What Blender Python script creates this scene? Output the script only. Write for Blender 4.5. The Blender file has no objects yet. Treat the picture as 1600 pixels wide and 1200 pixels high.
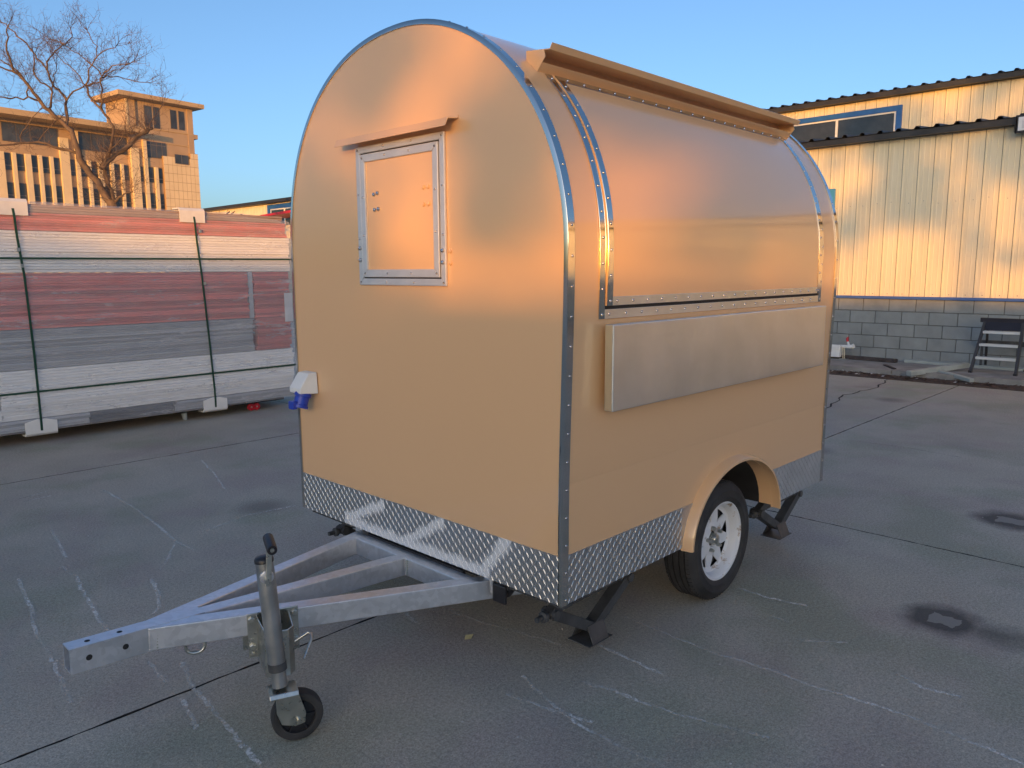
import bpy, bmesh, math, random
from mathutils import Vector, Matrix
R = math.radians
SC = bpy.context.scene
COL = SC.collection
rnd = random.Random(7)

# ------------------------------------------------------------------ camera, sky, sun, exposure
cd = bpy.data.cameras.new('camera')
cam = bpy.data.objects.new('camera', cd)
COL.objects.link(cam)
SC.camera = cam
cd.sensor_fit = 'HORIZONTAL'
cd.sensor_width = 36.0
cd.lens = 36.0 * 1199.78 / 1600.0
cd.clip_start = 0.05
cd.clip_end = 3000
_f = Vector((0.71194933, 0.68678855, -0.14645697))
_r = Vector((0.69373772, -0.72021065, -0.00495929))
_u = Vector((0.10888585, 0.09807196, 0.98920461))
cam.matrix_world = Matrix(((_r.x, _u.x, -_f.x, -1.963), (_r.y, _u.y, -_f.y, -1.6566), (_r.z, _u.z, -_f.z, 1.539), (0, 0, 0, 1)))

SUN_AZ = R(33.0)      # the light travels towards this azimuth (from +X)
SUN_EL = R(2.5)
world = bpy.data.worlds.new('World')
SC.world = world
world.use_nodes = True
wn = world.node_tree
for n in list(wn.nodes):
    wn.nodes.remove(n)
sky = wn.nodes.new('ShaderNodeTexSky')
sky.sky_type = 'NISHITA'
sky.sun_disc = False
sky.sun_elevation = SUN_EL
to_sun = Vector((-math.cos(SUN_AZ), -math.sin(SUN_AZ)))
sky.sun_rotation = math.atan2(to_sun.x, to_sun.y)
sky.altitude = 0
sky.air_density = 0.6
sky.dust_density = 2.2
sky.ozone_density = 2.0
hsv = wn.nodes.new('ShaderNodeHueSaturation')
hsv.inputs['Saturation'].default_value = 0.98
bg = wn.nodes.new('ShaderNodeBackground')
bg.inputs['Strength'].default_value = 0.15
wo = wn.nodes.new('ShaderNodeOutputWorld')
wn.links.new(sky.outputs[0], hsv.inputs['Color'])
wn.links.new(hsv.outputs[0], bg.inputs['Color'])
wn.links.new(bg.outputs[0], wo.inputs['Surface'])

sd = bpy.data.lights.new('sun', 'SUN')
sd.energy = 2.0
sd.angle = R(0.53)
sd.color = (0.59, 0.232, 0.02)
sun = bpy.data.objects.new('sun', sd)
COL.objects.link(sun)
d_ = Vector((math.cos(SUN_AZ) * math.cos(SUN_EL), math.sin(SUN_AZ) * math.cos(SUN_EL), -math.sin(SUN_EL)))
sun.rotation_euler = d_.to_track_quat('-Z', 'Y').to_euler()
sun.location = (-10, -8, 12)

SC.view_settings.view_transform = 'Standard'
SC.view_settings.look = 'None'
SC.view_settings.exposure = 1.83
SC.view_settings.gamma = 1.0
SC.view_settings.use_curve_mapping = False
SC.render.engine = 'CYCLES'
SC.cycles.max_bounces = 8
SC.cycles.transparent_max_bounces = 12

# ------------------------------------------------------------------ materials
def newmat(name):
    m = bpy.data.materials.new(name)
    m.use_nodes = True
    nt = m.node_tree
    b = nt.nodes['Principled BSDF']
    return m, nt, b

def nd(nt, typ, **kw):
    n = nt.nodes.new(typ)
    for k, v in kw.items():
        if k.startswith('i_'):
            n.inputs[k[2:].replace('_', ' ')].default_value = v
        else:
            setattr(n, k, v)
    return n

def lk(nt, a, b):
    nt.links.new(a, b)

def coords(nt, world=False, scale=(1, 1, 1), rot=(0, 0, 0)):
    if world:
        src = nd(nt, 'ShaderNodeNewGeometry').outputs['Position']
    else:
        src = nd(nt, 'ShaderNodeTexCoord').outputs['Object']
    mp = nd(nt, 'ShaderNodeMapping')
    mp.inputs['Scale'].default_value = scale
    mp.inputs['Rotation'].default_value = rot
    lk(nt, src, mp.inputs['Vector'])
    return mp.outputs['Vector']

def noise(nt, vec, scale, detail=4, rough=0.55):
    n = nd(nt, 'ShaderNodeTexNoise')
    n.inputs['Scale'].default_value = scale
    n.inputs['Detail'].default_value = detail
    n.inputs['Roughness'].default_value = rough
    lk(nt, vec, n.inputs['Vector'])
    return n.outputs['Fac']

def ramp(nt, fac, stops):
    r = nd(nt, 'ShaderNodeValToRGB')
    cr = r.color_ramp
    while len(cr.elements) < len(stops):
        cr.elements.new(0.5)
    for e, (p, c) in zip(cr.elements, stops):
        e.position = p
        e.color = (c[0], c[1], c[2], 1) if hasattr(c, '__len__') else (c, c, c, 1)
    lk(nt, fac, r.inputs['Fac'])
    return r.outputs['Color']

def mix(nt, fac, a, b, typ='MIX'):
    m = nd(nt, 'ShaderNodeMixRGB', blend_type=typ)
    for sock, v in ((m.inputs[0], fac), (m.inputs[1], a), (m.inputs[2], b)):
        if hasattr(v, 'is_linked'):
            lk(nt, v, sock)
        elif isinstance(v, (int, float)):
            sock.default_value = v if sock == m.inputs[0] else (v, v, v, 1)
        else:
            sock.default_value = (v[0], v[1], v[2], 1)
    return m.outputs[0]

def math_(nt, op, a, b=0.0, c=None):
    m = nd(nt, 'ShaderNodeMath', operation=op)
    for i, v in enumerate((a, b, c)):
        if v is None:
            continue
        if hasattr(v, 'is_linked'):
            lk(nt, v, m.inputs[i])
        else:
            m.inputs[i].default_value = v
    return m.outputs[0]

def bump(nt, b, height, strength=0.2, dist=0.01):
    bp = nd(nt, 'ShaderNodeBump')
    bp.inputs['Strength'].default_value = strength
    bp.inputs['Distance'].default_value = dist
    lk(nt, height, bp.inputs['Height'])
    lk(nt, bp.outputs[0], b.inputs['Normal'])

def simple(name, col, rough=0.5, metal=0.0, var=0.12, scale=6, bumpy=0.0, bscale=60, world=False, spec=0.5, coat=0.0, rvar=0.0):
    m, nt, b = newmat(name)
    v = coords(nt, world)
    f = noise(nt, v, scale)
    lo = [c * (1 - var) for c in col]
    hi = [min(1, c * (1 + var)) for c in col]
    lk(nt, ramp(nt, f, [(0.3, lo), (0.7, hi)]), b.inputs['Base Color'])
    b.inputs['Roughness'].default_value = rough
    b.inputs['Metallic'].default_value = metal
    b.inputs['Specular IOR Level'].default_value = spec
    b.inputs['Coat Weight'].default_value = coat
    b.inputs['Coat Roughness'].default_value = 0.08
    if rvar:
        lk(nt, ramp(nt, noise(nt, v, scale * 2.3), [(0.3, max(0, rough - rvar)), (0.7, min(1, rough + rvar))]), b.inputs['Roughness'])
    if bumpy:
        bump(nt, b, noise(nt, v, bscale, 5), bumpy)
    return m

M = {}
# peach paint with faint oil-canning of the thin sheet
def paint():
    m, nt, b = newmat('peach_paint')
    v = coords(nt, True)
    f = noise(nt, v, 1.3, 3)
    lk(nt, ramp(nt, f, [(0.0, (0.77, 0.482, 0.255)), (1.0, (0.80, 0.502, 0.268))]), b.inputs['Base Color'])
    v4 = coords(nt, True, (1.0, 1.0, 0.35))
    lk(nt, ramp(nt, noise(nt, v4, 1.1, 2, 0.4), [(0.0, 0.285), (1.0, 0.33)]), b.inputs['Roughness'])
    b.inputs['Specular IOR Level'].default_value = 0.5
    b.inputs['Coat Weight'].default_value = 0.7
    b.inputs['Coat Roughness'].default_value = 0.09
    big = noise(nt, v, 1.4, 0)
    bump(nt, b, big, 0.32, 0.03)
    return m
M['paint'] = paint()
M['chrome'] = simple('polished_stainless', (0.63, 0.61, 0.58), 0.09, 1.0, 0.05, 8, rvar=0.04)
M['rivet'] = simple('rivet_steel', (0.60, 0.60, 0.61), 0.25, 1.0, 0.05)
M['alu'] = simple('window_aluminium', (0.74, 0.74, 0.74), 0.5, 0.65, 0.06, 10, bumpy=0.02, bscale=90)
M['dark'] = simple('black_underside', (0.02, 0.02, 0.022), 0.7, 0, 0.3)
M['black_steel'] = simple('dark_painted_steel', (0.06, 0.062, 0.064), 0.48, 0.0, 0.35, 14, bumpy=0.15, bscale=80)
M['rubber'] = simple('tyre_rubber', (0.034, 0.033, 0.033), 0.74, 0, 0.45, 9, bumpy=0.12, bscale=120)
M['black_plastic'] = simple('black_plastic', (0.02, 0.02, 0.024), 0.38, 0, 0.2)
M['blue_plastic'] = simple('blue_plastic', (0.015, 0.05, 0.42), 0.35, 0, 0.12)
M['white_plastic'] = simple('white_plastic', (0.78, 0.78, 0.76), 0.4, 0, 0.05)
M['tube_steel'] = simple('dull_tube_steel', (0.40, 0.41, 0.41), 0.42, 0.9, 0.2, 9, bumpy=0.05, rvar=0.08)
M['zinc'] = simple('zinc_plated', (0.55, 0.55, 0.50), 0.33, 1.0, 0.15, 20, rvar=0.1)

def brushed():
    m, nt, b = newmat('brushed_stainless')
    v = coords(nt, True, (3, 3, 260))
    f = noise(nt, v, 1.0, 3)
    v2 = coords(nt, True)
    s = noise(nt, v2, 3.0, 4)
    lk(nt, ramp(nt, s, [(0.3, (0.70, 0.72, 0.68)), (0.7, (0.84, 0.86, 0.82))]), b.inputs['Base Color'])
    b.inputs['Metallic'].default_value = 1.0
    lk(nt, ramp(nt, s, [(0.3, 0.285), (0.7, 0.36)]), b.inputs['Roughness'])
    b.inputs['Anisotropic'].default_value = 0.75
    b.inputs['Anisotropic Rotation'].default_value = 0.25
    v3 = coords(nt, True, (2.4, 1, 0.5))
    bump(nt, b, math_(nt, 'ADD', math_(nt, 'MULTIPLY', f, 0.05), math_(nt, 'MULTIPLY', noise(nt, v3, 1.6, 3), 1.5)), 0.3, 0.02)
    return m
M['brushed'] = brushed()

def galv():
    m, nt, b = newmat('galvanised_steel')
    v = coords(nt, True)
    vo = nd(nt, 'ShaderNodeTexVoronoi')
    vo.inputs['Scale'].default_value = 55
    lk(nt, v, vo.inputs['Vector'])
    sep = nd(nt, 'ShaderNodeSeparateColor')
    lk(nt, vo.outputs['Color'], sep.inputs[0])
    f = mix(nt, 0.55, sep.outputs[0], noise(nt, v, 7, 5))
    lk(nt, ramp(nt, f, [(0.2, (0.66, 0.68, 0.71)), (0.8, (0.80, 0.82, 0.86))]), b.inputs['Base Color'])
    b.inputs['Metallic'].default_value = 0.9
    lk(nt, ramp(nt, f, [(0.2, 0.40), (0.8, 0.52)]), b.inputs['Roughness'])
    bump(nt, b, noise(nt, v, 40, 4), 0.04)
    return m
M['galv'] = galv()

def tread_front():
    # bare tread plate with the silver zinc overspray left round the drawbar welds
    m, nt, b = newmat('tread_plate_oversprayed')
    g = nd(nt, 'ShaderNodeNewGeometry').outputs['Position']
    sx = nd(nt, 'ShaderNodeSeparateXYZ')
    lk(nt, g, sx.inputs[0])
    y, z = sx.outputs[1], sx.outputs[2]
    n = noise(nt, g, 14, 5)
    wob = math_(nt, 'MULTIPLY', math_(nt, 'SUBTRACT', n, 0.5), 0.06)
    def streak(y0, y1, slope, z0, wid):
        # distance to an oblique line  z = z0 + slope*(y-y0)
        dz = math_(nt, 'SUBTRACT', math_(nt, 'SUBTRACT', z, z0), math_(nt, 'MULTIPLY', math_(nt, 'SUBTRACT', y, y0), slope))
        dist = math_(nt, 'ABSOLUTE', math_(nt, 'ADD', dz, wob))
        s = math_(nt, 'SUBTRACT', 1.0, math_(nt, 'DIVIDE', dist, wid))
        lim = math_(nt, 'MULTIPLY', math_(nt, 'GREATER_THAN', y, min(y0, y1)), math_(nt, 'LESS_THAN', y, max(y0, y1)))
        return math_(nt, 'MULTIPLY', math_(nt, 'MAXIMUM', s, 0.0), lim)
    a = streak(0.36, 1.33, 0.0, 0.385, 0.035)
    c = streak(1.33, 1.02, -0.42, 0.39, 0.035)
    d = streak(0.88, 0.62, -0.55, 0.39, 0.035)
    e = streak(0.40, 0.24, -1.15, 0.385, 0.05)
    f = math_(nt, 'MAXIMUM', math_(nt, 'MAXIMUM', a, c), math_(nt, 'MAXIMUM', d, e))
    f = math_(nt, 'MULTIPLY', math_(nt, 'MINIMUM', math_(nt, 'MULTIPLY', f, 1.6), 1.0), 0.8)
    lk(nt, mix(nt, f, (0.60, 0.60, 0.60), (0.80, 0.81, 0.82)), b.inputs['Base Color'])
    b.inputs['Metallic'].default_value = 1.0
    lk(nt, math_(nt, 'SUBTRACT', 1.0, f), b.inputs['Metallic'])
    lk(nt, mix(nt, f, (0.40, 0.40, 0.40), (0.6, 0.6, 0.6)), b.inputs['Roughness'])
    return m
M['tread_front'] = tread_front()
M['tread'] = simple('tread_plate_aluminium', (0.58, 0.58, 0.58), 0.42, 1.0, 0.1, 12, rvar=0.06)

def wheel_white():
    m, nt, b = newmat('white_wheel_enamel')
    v = coords(nt, True)
    f = noise(nt, v, 11, 6, 0.7)
    lk(nt, ramp(nt, f, [(0.0, (0.64, 0.65, 0.66)), (0.57, (0.7, 0.71, 0.72)), (0.63, (0.34, 0.24, 0.15)), (1, (0.24, 0.15, 0.09))]), b.inputs['Base Color'])
    b.inputs['Roughness'].default_value = 0.42
    return m
M['wheel_white'] = wheel_white()

SOOT = [(1.665, -0.80, 0.085), (3.43, -0.70, 0.10)]
def ground_mat():
    m, nt, b = newmat('yard_concrete')
    g = nd(nt, 'ShaderNodeNewGeometry').outputs['Position']
    big = noise(nt, g, 0.35, 4)
    mid = noise(nt, g, 1.7, 6, 0.65)
    fine = noise(nt, g, 70, 3, 0.7)
    grit = noise(nt, g, 240, 2, 0.8)
    col = ramp(nt, mid, [(0.25, (0.38, 0.347, 0.285)), (0.5, (0.445, 0.408, 0.338)), (0.8, (0.52, 0.478, 0.398))])
    col = mix(nt, 0.5, col, ramp(nt, big, [(0.3, (0.75, 0.75, 0.76)), (0.7, (1.15, 1.14, 1.12))]), 'MULTIPLY')
    # mossy and reddish tints left by years of spills
    col = mix(nt, math_(nt, 'MULTIPLY', ramp(nt, noise(nt, g, 1.05, 5), [(0.50, 0), (0.62, 1)]), 0.5), col, (0.27, 0.29, 0.20))
    v2 = coords(nt, True, (1, 1, 1), (0, 0, 1.1))
    col = mix(nt, math_(nt, 'MULTIPLY', ramp(nt, noise(nt, v2, 1.5, 5), [(0.50, 0), (0.64, 1)]), 0.38), col, (0.36, 0.27, 0.265))
    col = mix(nt, 0.75, col, ramp(nt, fine, [(0.25, (0.6, 0.6, 0.6)), (0.5, (1, 1, 1)), (0.75, (1.4, 1.4, 1.4))]), 'MULTIPLY')
    col = mix(nt, 0.8, col, ramp(nt, noise(nt, g, 170, 2, 0.7), [(0.3, (0.62, 0.62, 0.62)), (0.5, (1, 1, 1)), (0.7, (1.4, 1.4, 1.4))]), 'MULTIPLY')
    # scattered white specks and scuffs
    sp = ramp(nt, grit, [(0.70, 0), (0.76, 1)])
    col = mix(nt, math_(nt, 'MULTIPLY', sp, 0.30), col, (0.6, 0.58, 0.54))
    v3 = coords(nt, True, (1.0, 7.0, 1.0), (0, 0, 0.5))
    sc = ramp(nt, noise(nt, v3, 2.6, 6, 0.75), [(0.66, 0), (0.74, 1)])
    col = mix(nt, math_(nt, 'MULTIPLY', sc, 0.4), col, (0.5, 0.48, 0.44))
    # oil drips
    vo = nd(nt, 'ShaderNodeTexVoronoi')
    vo.inputs['Scale'].default_value = 0.75
    gw = mix(nt, 0.18, g, nd(nt, 'ShaderNodeTexNoise', i_Scale=2.0).outputs['Color'], 'ADD')
    lk(nt, gw, vo.inputs['Vector'])
    oil = ramp(nt, vo.outputs['Distance'], [(0.07, 1), (0.17, 0)])
    col = mix(nt, math_(nt, 'MULTIPLY', oil, 0.5), col, (0.09, 0.085, 0.08))
    # two cut-off steel studs with a soot halo round each, and a long smear away from it
    sx = nd(nt, 'ShaderNodeSeparateXYZ')
    lk(nt, g, sx.inputs[0])
    wob = math_(nt, 'MULTIPLY', math_(nt, 'SUBTRACT', noise(nt, g, 9, 4), 0.5), 0.12)
    for (x0, y0, r0) in SOOT:
        dx = math_(nt, 'SUBTRACT', sx.outputs[0], x0)
        dy = math_(nt, 'SUBTRACT', sx.outputs[1], y0)
        dd = math_(nt, 'ADD', math_(nt, 'SQRT', math_(nt, 'ADD', math_(nt, 'MULTIPLY', dx, dx), math_(nt, 'MULTIPLY', dy, dy))), wob)
        halo = ramp(nt, dd, [(0.0, 1), (r0 * 1.15, 1), (r0 * 2.4, 0)])
        dy2 = math_(nt, 'MULTIPLY', math_(nt, 'ADD', dy, 0.20), 0.42)
        d2 = math_(nt, 'ADD', math_(nt, 'SQRT', math_(nt, 'ADD', math_(nt, 'MULTIPLY', dx, dx), math_(nt, 'MULTIPLY', dy2, dy2))), wob)
        tail = ramp(nt, d2, [(0.02, 0.75), (0.16, 0)])
        f = math_(nt, 'MULTIPLY', math_(nt, 'MAXIMUM', halo, tail), 0.85)
        col = mix(nt, f, col, (0.05, 0.047, 0.046))
        sq = math_(nt, 'MULTIPLY', math_(nt, 'LESS_THAN', math_(nt, 'ADD', math_(nt, 'ABSOLUTE', dx), math_(nt, 'MULTIPLY', wob, 0.9)), r0 * 0.60),
                   math_(nt, 'LESS_THAN', math_(nt, 'ADD', math_(nt, 'ABSOLUTE', dy), math_(nt, 'MULTIPLY', wob, -0.8)), r0 * 0.75))
        col = mix(nt, math_(nt, 'MULTIPLY', sq, 0.75), col, (0.33, 0.31, 0.27))
    lk(nt, col, b.inputs['Base Color'])
    lk(nt, ramp(nt, mid, [(0.3, 0.62), (0.7, 0.86)]), b.inputs['Roughness'])
    b.inputs['Specular IOR Level'].default_value = 0.4
    h = math_(nt, 'ADD', math_(nt, 'MULTIPLY', fine, 0.6), math_(nt, 'ADD', math_(nt, 'MULTIPLY', grit, 0.25), math_(nt, 'MULTIPLY', mid, 0.8)))
    bump(nt, b, h, 0.7, 0.012)
    return m
M['ground'] = ground_mat()
M['joint'] = simple('joint_dirt', (0.025, 0.025, 0.026), 0.9, 0, 0.4, 30, True)

def chalk_mat():
    m, nt, b = newmat('worn_white_scratch')
    g = nd(nt, 'ShaderNodeNewGeometry').outputs['Position']
    b.inputs['Base Color'].default_value = (0.85, 0.83, 0.78, 1)
    b.inputs['Roughness'].default_value = 0.9
    a = ramp(nt, noise(nt, g, 55, 5, 0.85), [(0.42, 0), (0.56, 1)])
    a2 = ramp(nt, noise(nt, g, 3.1, 3), [(0.38, 0.15), (0.6, 0.85)])
    lk(nt, math_(nt, 'MULTIPLY', a, a2), b.inputs['Alpha'])
    return m
M['chalk'] = chalk_mat()

M['block'] = simple('grey_concrete_block', (0.27, 0.295, 0.30), 0.9, 0, 0.16, 3.0, bumpy=0.4, bscale=90, world=True, spec=0.2)
M['mortar'] = simple('dark_mortar', (0.10, 0.105, 0.11), 0.95, 0, 0.2)

def siding_mat():
    m, nt, b = newmat('cream_sheet_siding')
    v = coords(nt, True, (1, 9, 0.5))
    f = noise(nt, v, 1.4, 6, 0.7)
    g = coords(nt, True)
    dirt = ramp(nt, noise(nt, g, 2.1, 6, 0.75), [(0.60, 0), (0.78, 0.5)])
    col = ramp(nt, f, [(0.3, (0.68, 0.61, 0.44)), (0.7, (0.80, 0.72, 0.53))])
    lk(nt, mix(nt, dirt, col, (0.42, 0.40, 0.36)), b.inputs['Base Color'])
    b.inputs['Roughness'].default_value = 0.42
    bump(nt, b, noise(nt, g, 3, 2), 0.1, 0.02)
    return m
M['siding'] = siding_mat()
M['roof_dark'] = simple('charcoal_roof_sheet', (0.03, 0.03, 0.031), 0.5, 0.0, 0.3, 3, world=True)
M['blue_trim'] = simple('blue_painted_flashing', (0.025, 0.12, 0.38), 0.38, 0, 0.12)
M['sign_blue'] = simple('light_blue_panel', (0.05, 0.27, 0.52), 0.45, 0, 0.1)
M['white_paint'] = simple('white_paint', (0.78, 0.79, 0.78), 0.45, 0, 0.06)
M['glass'] = simple('dark_window_glass', (0.035, 0.042, 0.05), 0.08, 0, 0.25, 3)
M['apron'] = simple('pale_concrete', (0.27, 0.265, 0.25), 0.9, 0, 0.25, 4, bumpy=0.3, bscale=50, world=True)
M['soil'] = simple('brown_soil', (0.075, 0.055, 0.045), 0.95, 0, 0.5, 12, bumpy=0.6, bscale=40, world=True)
M['litter'] = simple('dead_leaves', (0.10, 0.06, 0.045), 0.9, 0, 0.6, 9, world=True)
M['litter_pale'] = simple('pale_scraps', (0.5, 0.48, 0.45), 0.9, 0, 0.3, 9, world=True)
M['beam'] = simple('pale_grey_steel', (0.40, 0.44, 0.42), 0.5, 0.2, 0.12, 6)
M['rusty'] = simple('dark_rusty_steel', (0.065, 0.052, 0.05), 0.8, 0.1, 0.5, 8)
M['red'] = simple('red_paint', (0.50, 0.015, 0.03), 0.4, 0, 0.15)
M['ladder_dark'] = simple('ladder_dark_frame', (0.05, 0.048, 0.05), 0.5, 0.3, 0.2)
M['ladder_pad'] = simple('ladder_dark_pad', (0.012, 0.012, 0.022), 0.6, 0, 0.2)
M['tread_alu'] = simple('ladder_aluminium', (0.72, 0.74, 0.74), 0.4, 0.5, 0.06)
# office
M['office_brown'] = simple('brown_render', (0.46, 0.33, 0.215), 0.85, 0, 0.07, 0.6, world=True)
M['office_trim'] = simple('tan_fascia', (0.52, 0.375, 0.215), 0.8, 0, 0.06, 0.8, world=True)
M['office_tile'] = simple('yellow_stone_tile', (0.79, 0.63, 0.39), 0.6, 0, 0.06, 0.9, world=True)
M['office_joint'] = simple('tile_joint', (0.40, 0.26, 0.14), 0.9)
M['office_glass'] = simple('office_glass', (0.06, 0.07, 0.085), 0.12, 0, 0.4, 0.5, world=True)
M['office_frame'] = simple('window_frame_grey', (0.14, 0.13, 0.13), 0.5)
M['bark'] = simple('grey_brown_bark', (0.15, 0.105, 0.075), 0.9, 0, 0.4, 4, bumpy=0.6, bscale=14, world=True)
M['twig'] = simple('brown_twig', (0.13, 0.085, 0.062), 0.85, 0, 0.3, 2, world=True)
M['dry_leaf'] = simple('dry_yellow_leaf', (0.55, 0.48, 0.25), 0.8)
M['leaf'] = simple('dull_green_leaf', (0.06, 0.075, 0.035), 0.7, 0, 0.4, 2, world=True)
# stack
def sheet(name, col, var=0.12):
    m, nt, b = newmat(name)
    v = coords(nt, True, (0.35, 0.35, 1))
    f = noise(nt, v, 14, 5, 0.7)
    oi = nd(nt, 'ShaderNodeObjectInfo').outputs['Random']
    c = ramp(nt, mix(nt, 0.5, f, oi), [(0.3, [x * (1 - var) for x in col]), (0.7, [min(1, x * (1 + var)) for x in col])])
    lk(nt, c, b.inputs['Base Color'])
    b.inputs['Roughness'].default_value = 0.6
    bump(nt, b, f, 0.25, 0.01)
    return m
M['sheet_red'] = sheet('red_panel', (0.56, 0.14, 0.125), 0.32)
M['sheet_white'] = sheet('white_panel', (0.86, 0.86, 0.85), 0.08)
M['sheet_grey'] = sheet('grey_panel', (0.33, 0.35, 0.38), 0.28)
M['sheet_slate'] = sheet('slate_panel', (0.08, 0.09, 0.11), 0.2)
M['sheet_tan'] = sheet('tan_panel', (0.33, 0.24, 0.20), 0.12)
M['foam'] = simple('white_foam', (0.80, 0.79, 0.76), 0.8, 0, 0.05, 10, bumpy=0.1)
M['strap'] = simple('green_strap', (0.012, 0.06, 0.035), 0.4, 0, 0.2)
M['label'] = simple('paper_label', (0.6, 0.6, 0.62), 0.7)
def film_mat():
    m = bpy.data.materials.new('stretch_film')
    m.use_nodes = True
    nt = m.node_tree
    b = nt.nodes['Principled BSDF']
    out = nt.nodes['Material Output']
    tr = nd(nt, 'ShaderNodeBsdfTransparent')
    tr.inputs['Color'].default_value = (1, 1, 1, 1)
    b.inputs['Base Color'].default_value = (0.88, 0.88, 0.9, 1)
    b.inputs['Roughness'].default_value = 0.22
    v = coords(nt, True, (1.2, 1, 6), (0, 0.25, 0))
    f = noise(nt, v, 2.2, 6, 0.7)
    bump(nt, b, noise(nt, v, 5, 4), 0.5, 0.02)
    mx = nd(nt, 'ShaderNodeMixShader')
    lk(nt, ramp(nt, f, [(0.3, 0.14), (0.6, 0.28), (0.78, 0.55)]), mx.inputs[0])
    lk(nt, tr.outputs[0], mx.inputs[1])
    lk(nt, b.outputs[0], mx.inputs[2])
    lk(nt, mx.outputs[0], out.inputs['Surface'])
    return m
M['film'] = film_mat()
M['container'] = simple('shade_container_steel', (0.20, 0.21, 0.22), 0.6, 0, 0.15, 1, world=True)
M['render_wall'] = simple('grey_rendered_wall', (0.30, 0.29, 0.27), 0.9, 0, 0.2, 1.5, bumpy=0.2, world=True)

# ------------------------------------------------------------------ mesh helpers
class MB:
    def __init__(self):
        self.v, self.f = [], []
    def add(self, vs, fs):
        o = len(self.v)
        self.v += [Vector(p) for p in vs]
        self.f += [tuple(i + o for i in f) for f in fs]
        return self
    def box(self, a, b, mat=None):
        (x0, y0, z0), (x1, y1, z1) = a, b
        vs = [Vector(p) for p in ((x0, y0, z0), (x1, y0, z0), (x1, y1, z0), (x0, y1, z0), (x0, y0, z1), (x1, y0, z1), (x1, y1, z1), (x0, y1, z1))]
        if mat is not None:
            vs = [mat @ p for p in vs]
        return self.add(vs, [(0, 3, 2, 1), (4, 5, 6, 7), (0, 1, 5, 4), (1, 2, 6, 5), (2, 3, 7, 6), (3, 0, 4, 7)])
    def bar(self, p, q, w, h, up=(0, 0, 1)):
        p, q = Vector(p), Vector(q)
        d = (q - p).normalized()
        s = d.cross(Vector(up)).normalized()
        u = s.cross(d)
        vs = []
        for c in (p, q):
            for a, b in ((-1, -1), (1, -1), (1, 1), (-1, 1)):
                vs.append(c + s * (a * w / 2) + u * (b * h / 2))
        return self.add(vs, [(0, 1, 2, 3), (7, 6, 5, 4), (0, 4, 5, 1), (1, 5, 6, 2), (2, 6, 7, 3), (3, 7, 4, 0)])
    def tube(self, pts, rs, n=8, caps=True):
        pts = [Vector(p) for p in pts]
        if not hasattr(rs, '__len__'):
            rs = [rs] * len(pts)
        ref = None
        rings = []
        for i, p in enumerate(pts):
            d = (pts[min(i + 1, len(pts) - 1)] - pts[max(i - 1, 0)]).normalized()
            if ref is None:
                ref = Vector((0, 0, 1)) if abs(d.z) < 0.9 else Vector((1, 0, 0))
            a = (ref - d * ref.dot(d)).normalized()
            ref = a
            b = d.cross(a)
            rings.append([p + (a * math.cos(t) + b * math.sin(t)) * rs[i] for t in [2 * math.pi * k / n for k in range(n)]])
        vs = [q for r in rings for q in r]
        fs = []
        for i in range(len(pts) - 1):
            for k in range(n):
                k2 = (k + 1) % n
                fs.append((i * n + k, i * n + k2, (i + 1) * n + k2, (i + 1) * n + k))
        if caps:
            fs.append(tuple(range(n - 1, -1, -1)))
            fs.append(tuple((len(pts) - 1) * n + k for k in range(n)))
        return self.add(vs, fs)
    def lathe(self, c, axis, prof, n=32, closed=False):
        """prof: list of (r, t) along axis"""
        c, ax = Vector(c), Vector(axis).normalized()
        ref = Vector((0, 0, 1)) if abs(ax.z) < 0.9 else Vector((1, 0, 0))
        a = (ref - ax * ref.dot(ax)).normalized()
        b = ax.cross(a)
        vs = []
        for r, t in prof:
            for k in range(n):
                th = 2 * math.pi * k / n
                vs.append(c + ax * t + (a * math.cos(th) + b * math.sin(th)) * r)
        fs = []
        m = len(prof)
        for i in range(m if closed else m - 1):
            j = (i + 1) % m
            for k in range(n):
                k2 = (k + 1) % n
                fs.append((i * n + k, i * n + k2, j * n + k2, j * n + k))
        return self.add(vs, fs)
    def prism(self, poly, ext):
        """poly: closed list of 3D points; extruded by ext"""
        n = len(poly)
        e = Vector(ext)
        vs = [Vector(p) for p in poly] + [Vector(p) + e for p in poly]
        fs = [tuple(range(n - 1, -1, -1)), tuple(range(n, 2 * n))]
        for k in range(n):
            k2 = (k + 1) % n
            fs.append((k, k2, n + k2, n + k))
        return self.add(vs, fs)
    def sweep(self, sections, closed_sec=True, caps=True):
        n = len(sections[0])
        vs = [Vector(p) for s in sections for p in s]
        fs = []
        for i in range(len(sections) - 1):
            for k in range(n if closed_sec else n - 1):
                k2 = (k + 1) % n
                fs.append((i * n + k, i * n + k2, (i + 1) * n + k2, (i + 1) * n + k))
        if caps and closed_sec:
            fs.append(tuple(range(n - 1, -1, -1)))
            fs.append(tuple((len(sections) - 1) * n + k for k in range(n)))
        return self.add(vs, fs)
    def dome(self, c, nrm, r, h, n=8):
        return self.lathe(c, nrm, [(r, 0), (r * 0.8, h * 0.7), (r * 0.35, h), (0.0001, h * 1.04)], n)

def tag(o, label=None, cat=None, group=None, kind=None):
    if label: o['label'] = label
    if cat: o['category'] = cat
    if group: o['group'] = group
    if kind: o['kind'] = kind
    return o

WP = {}   # world position of each parent

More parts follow.
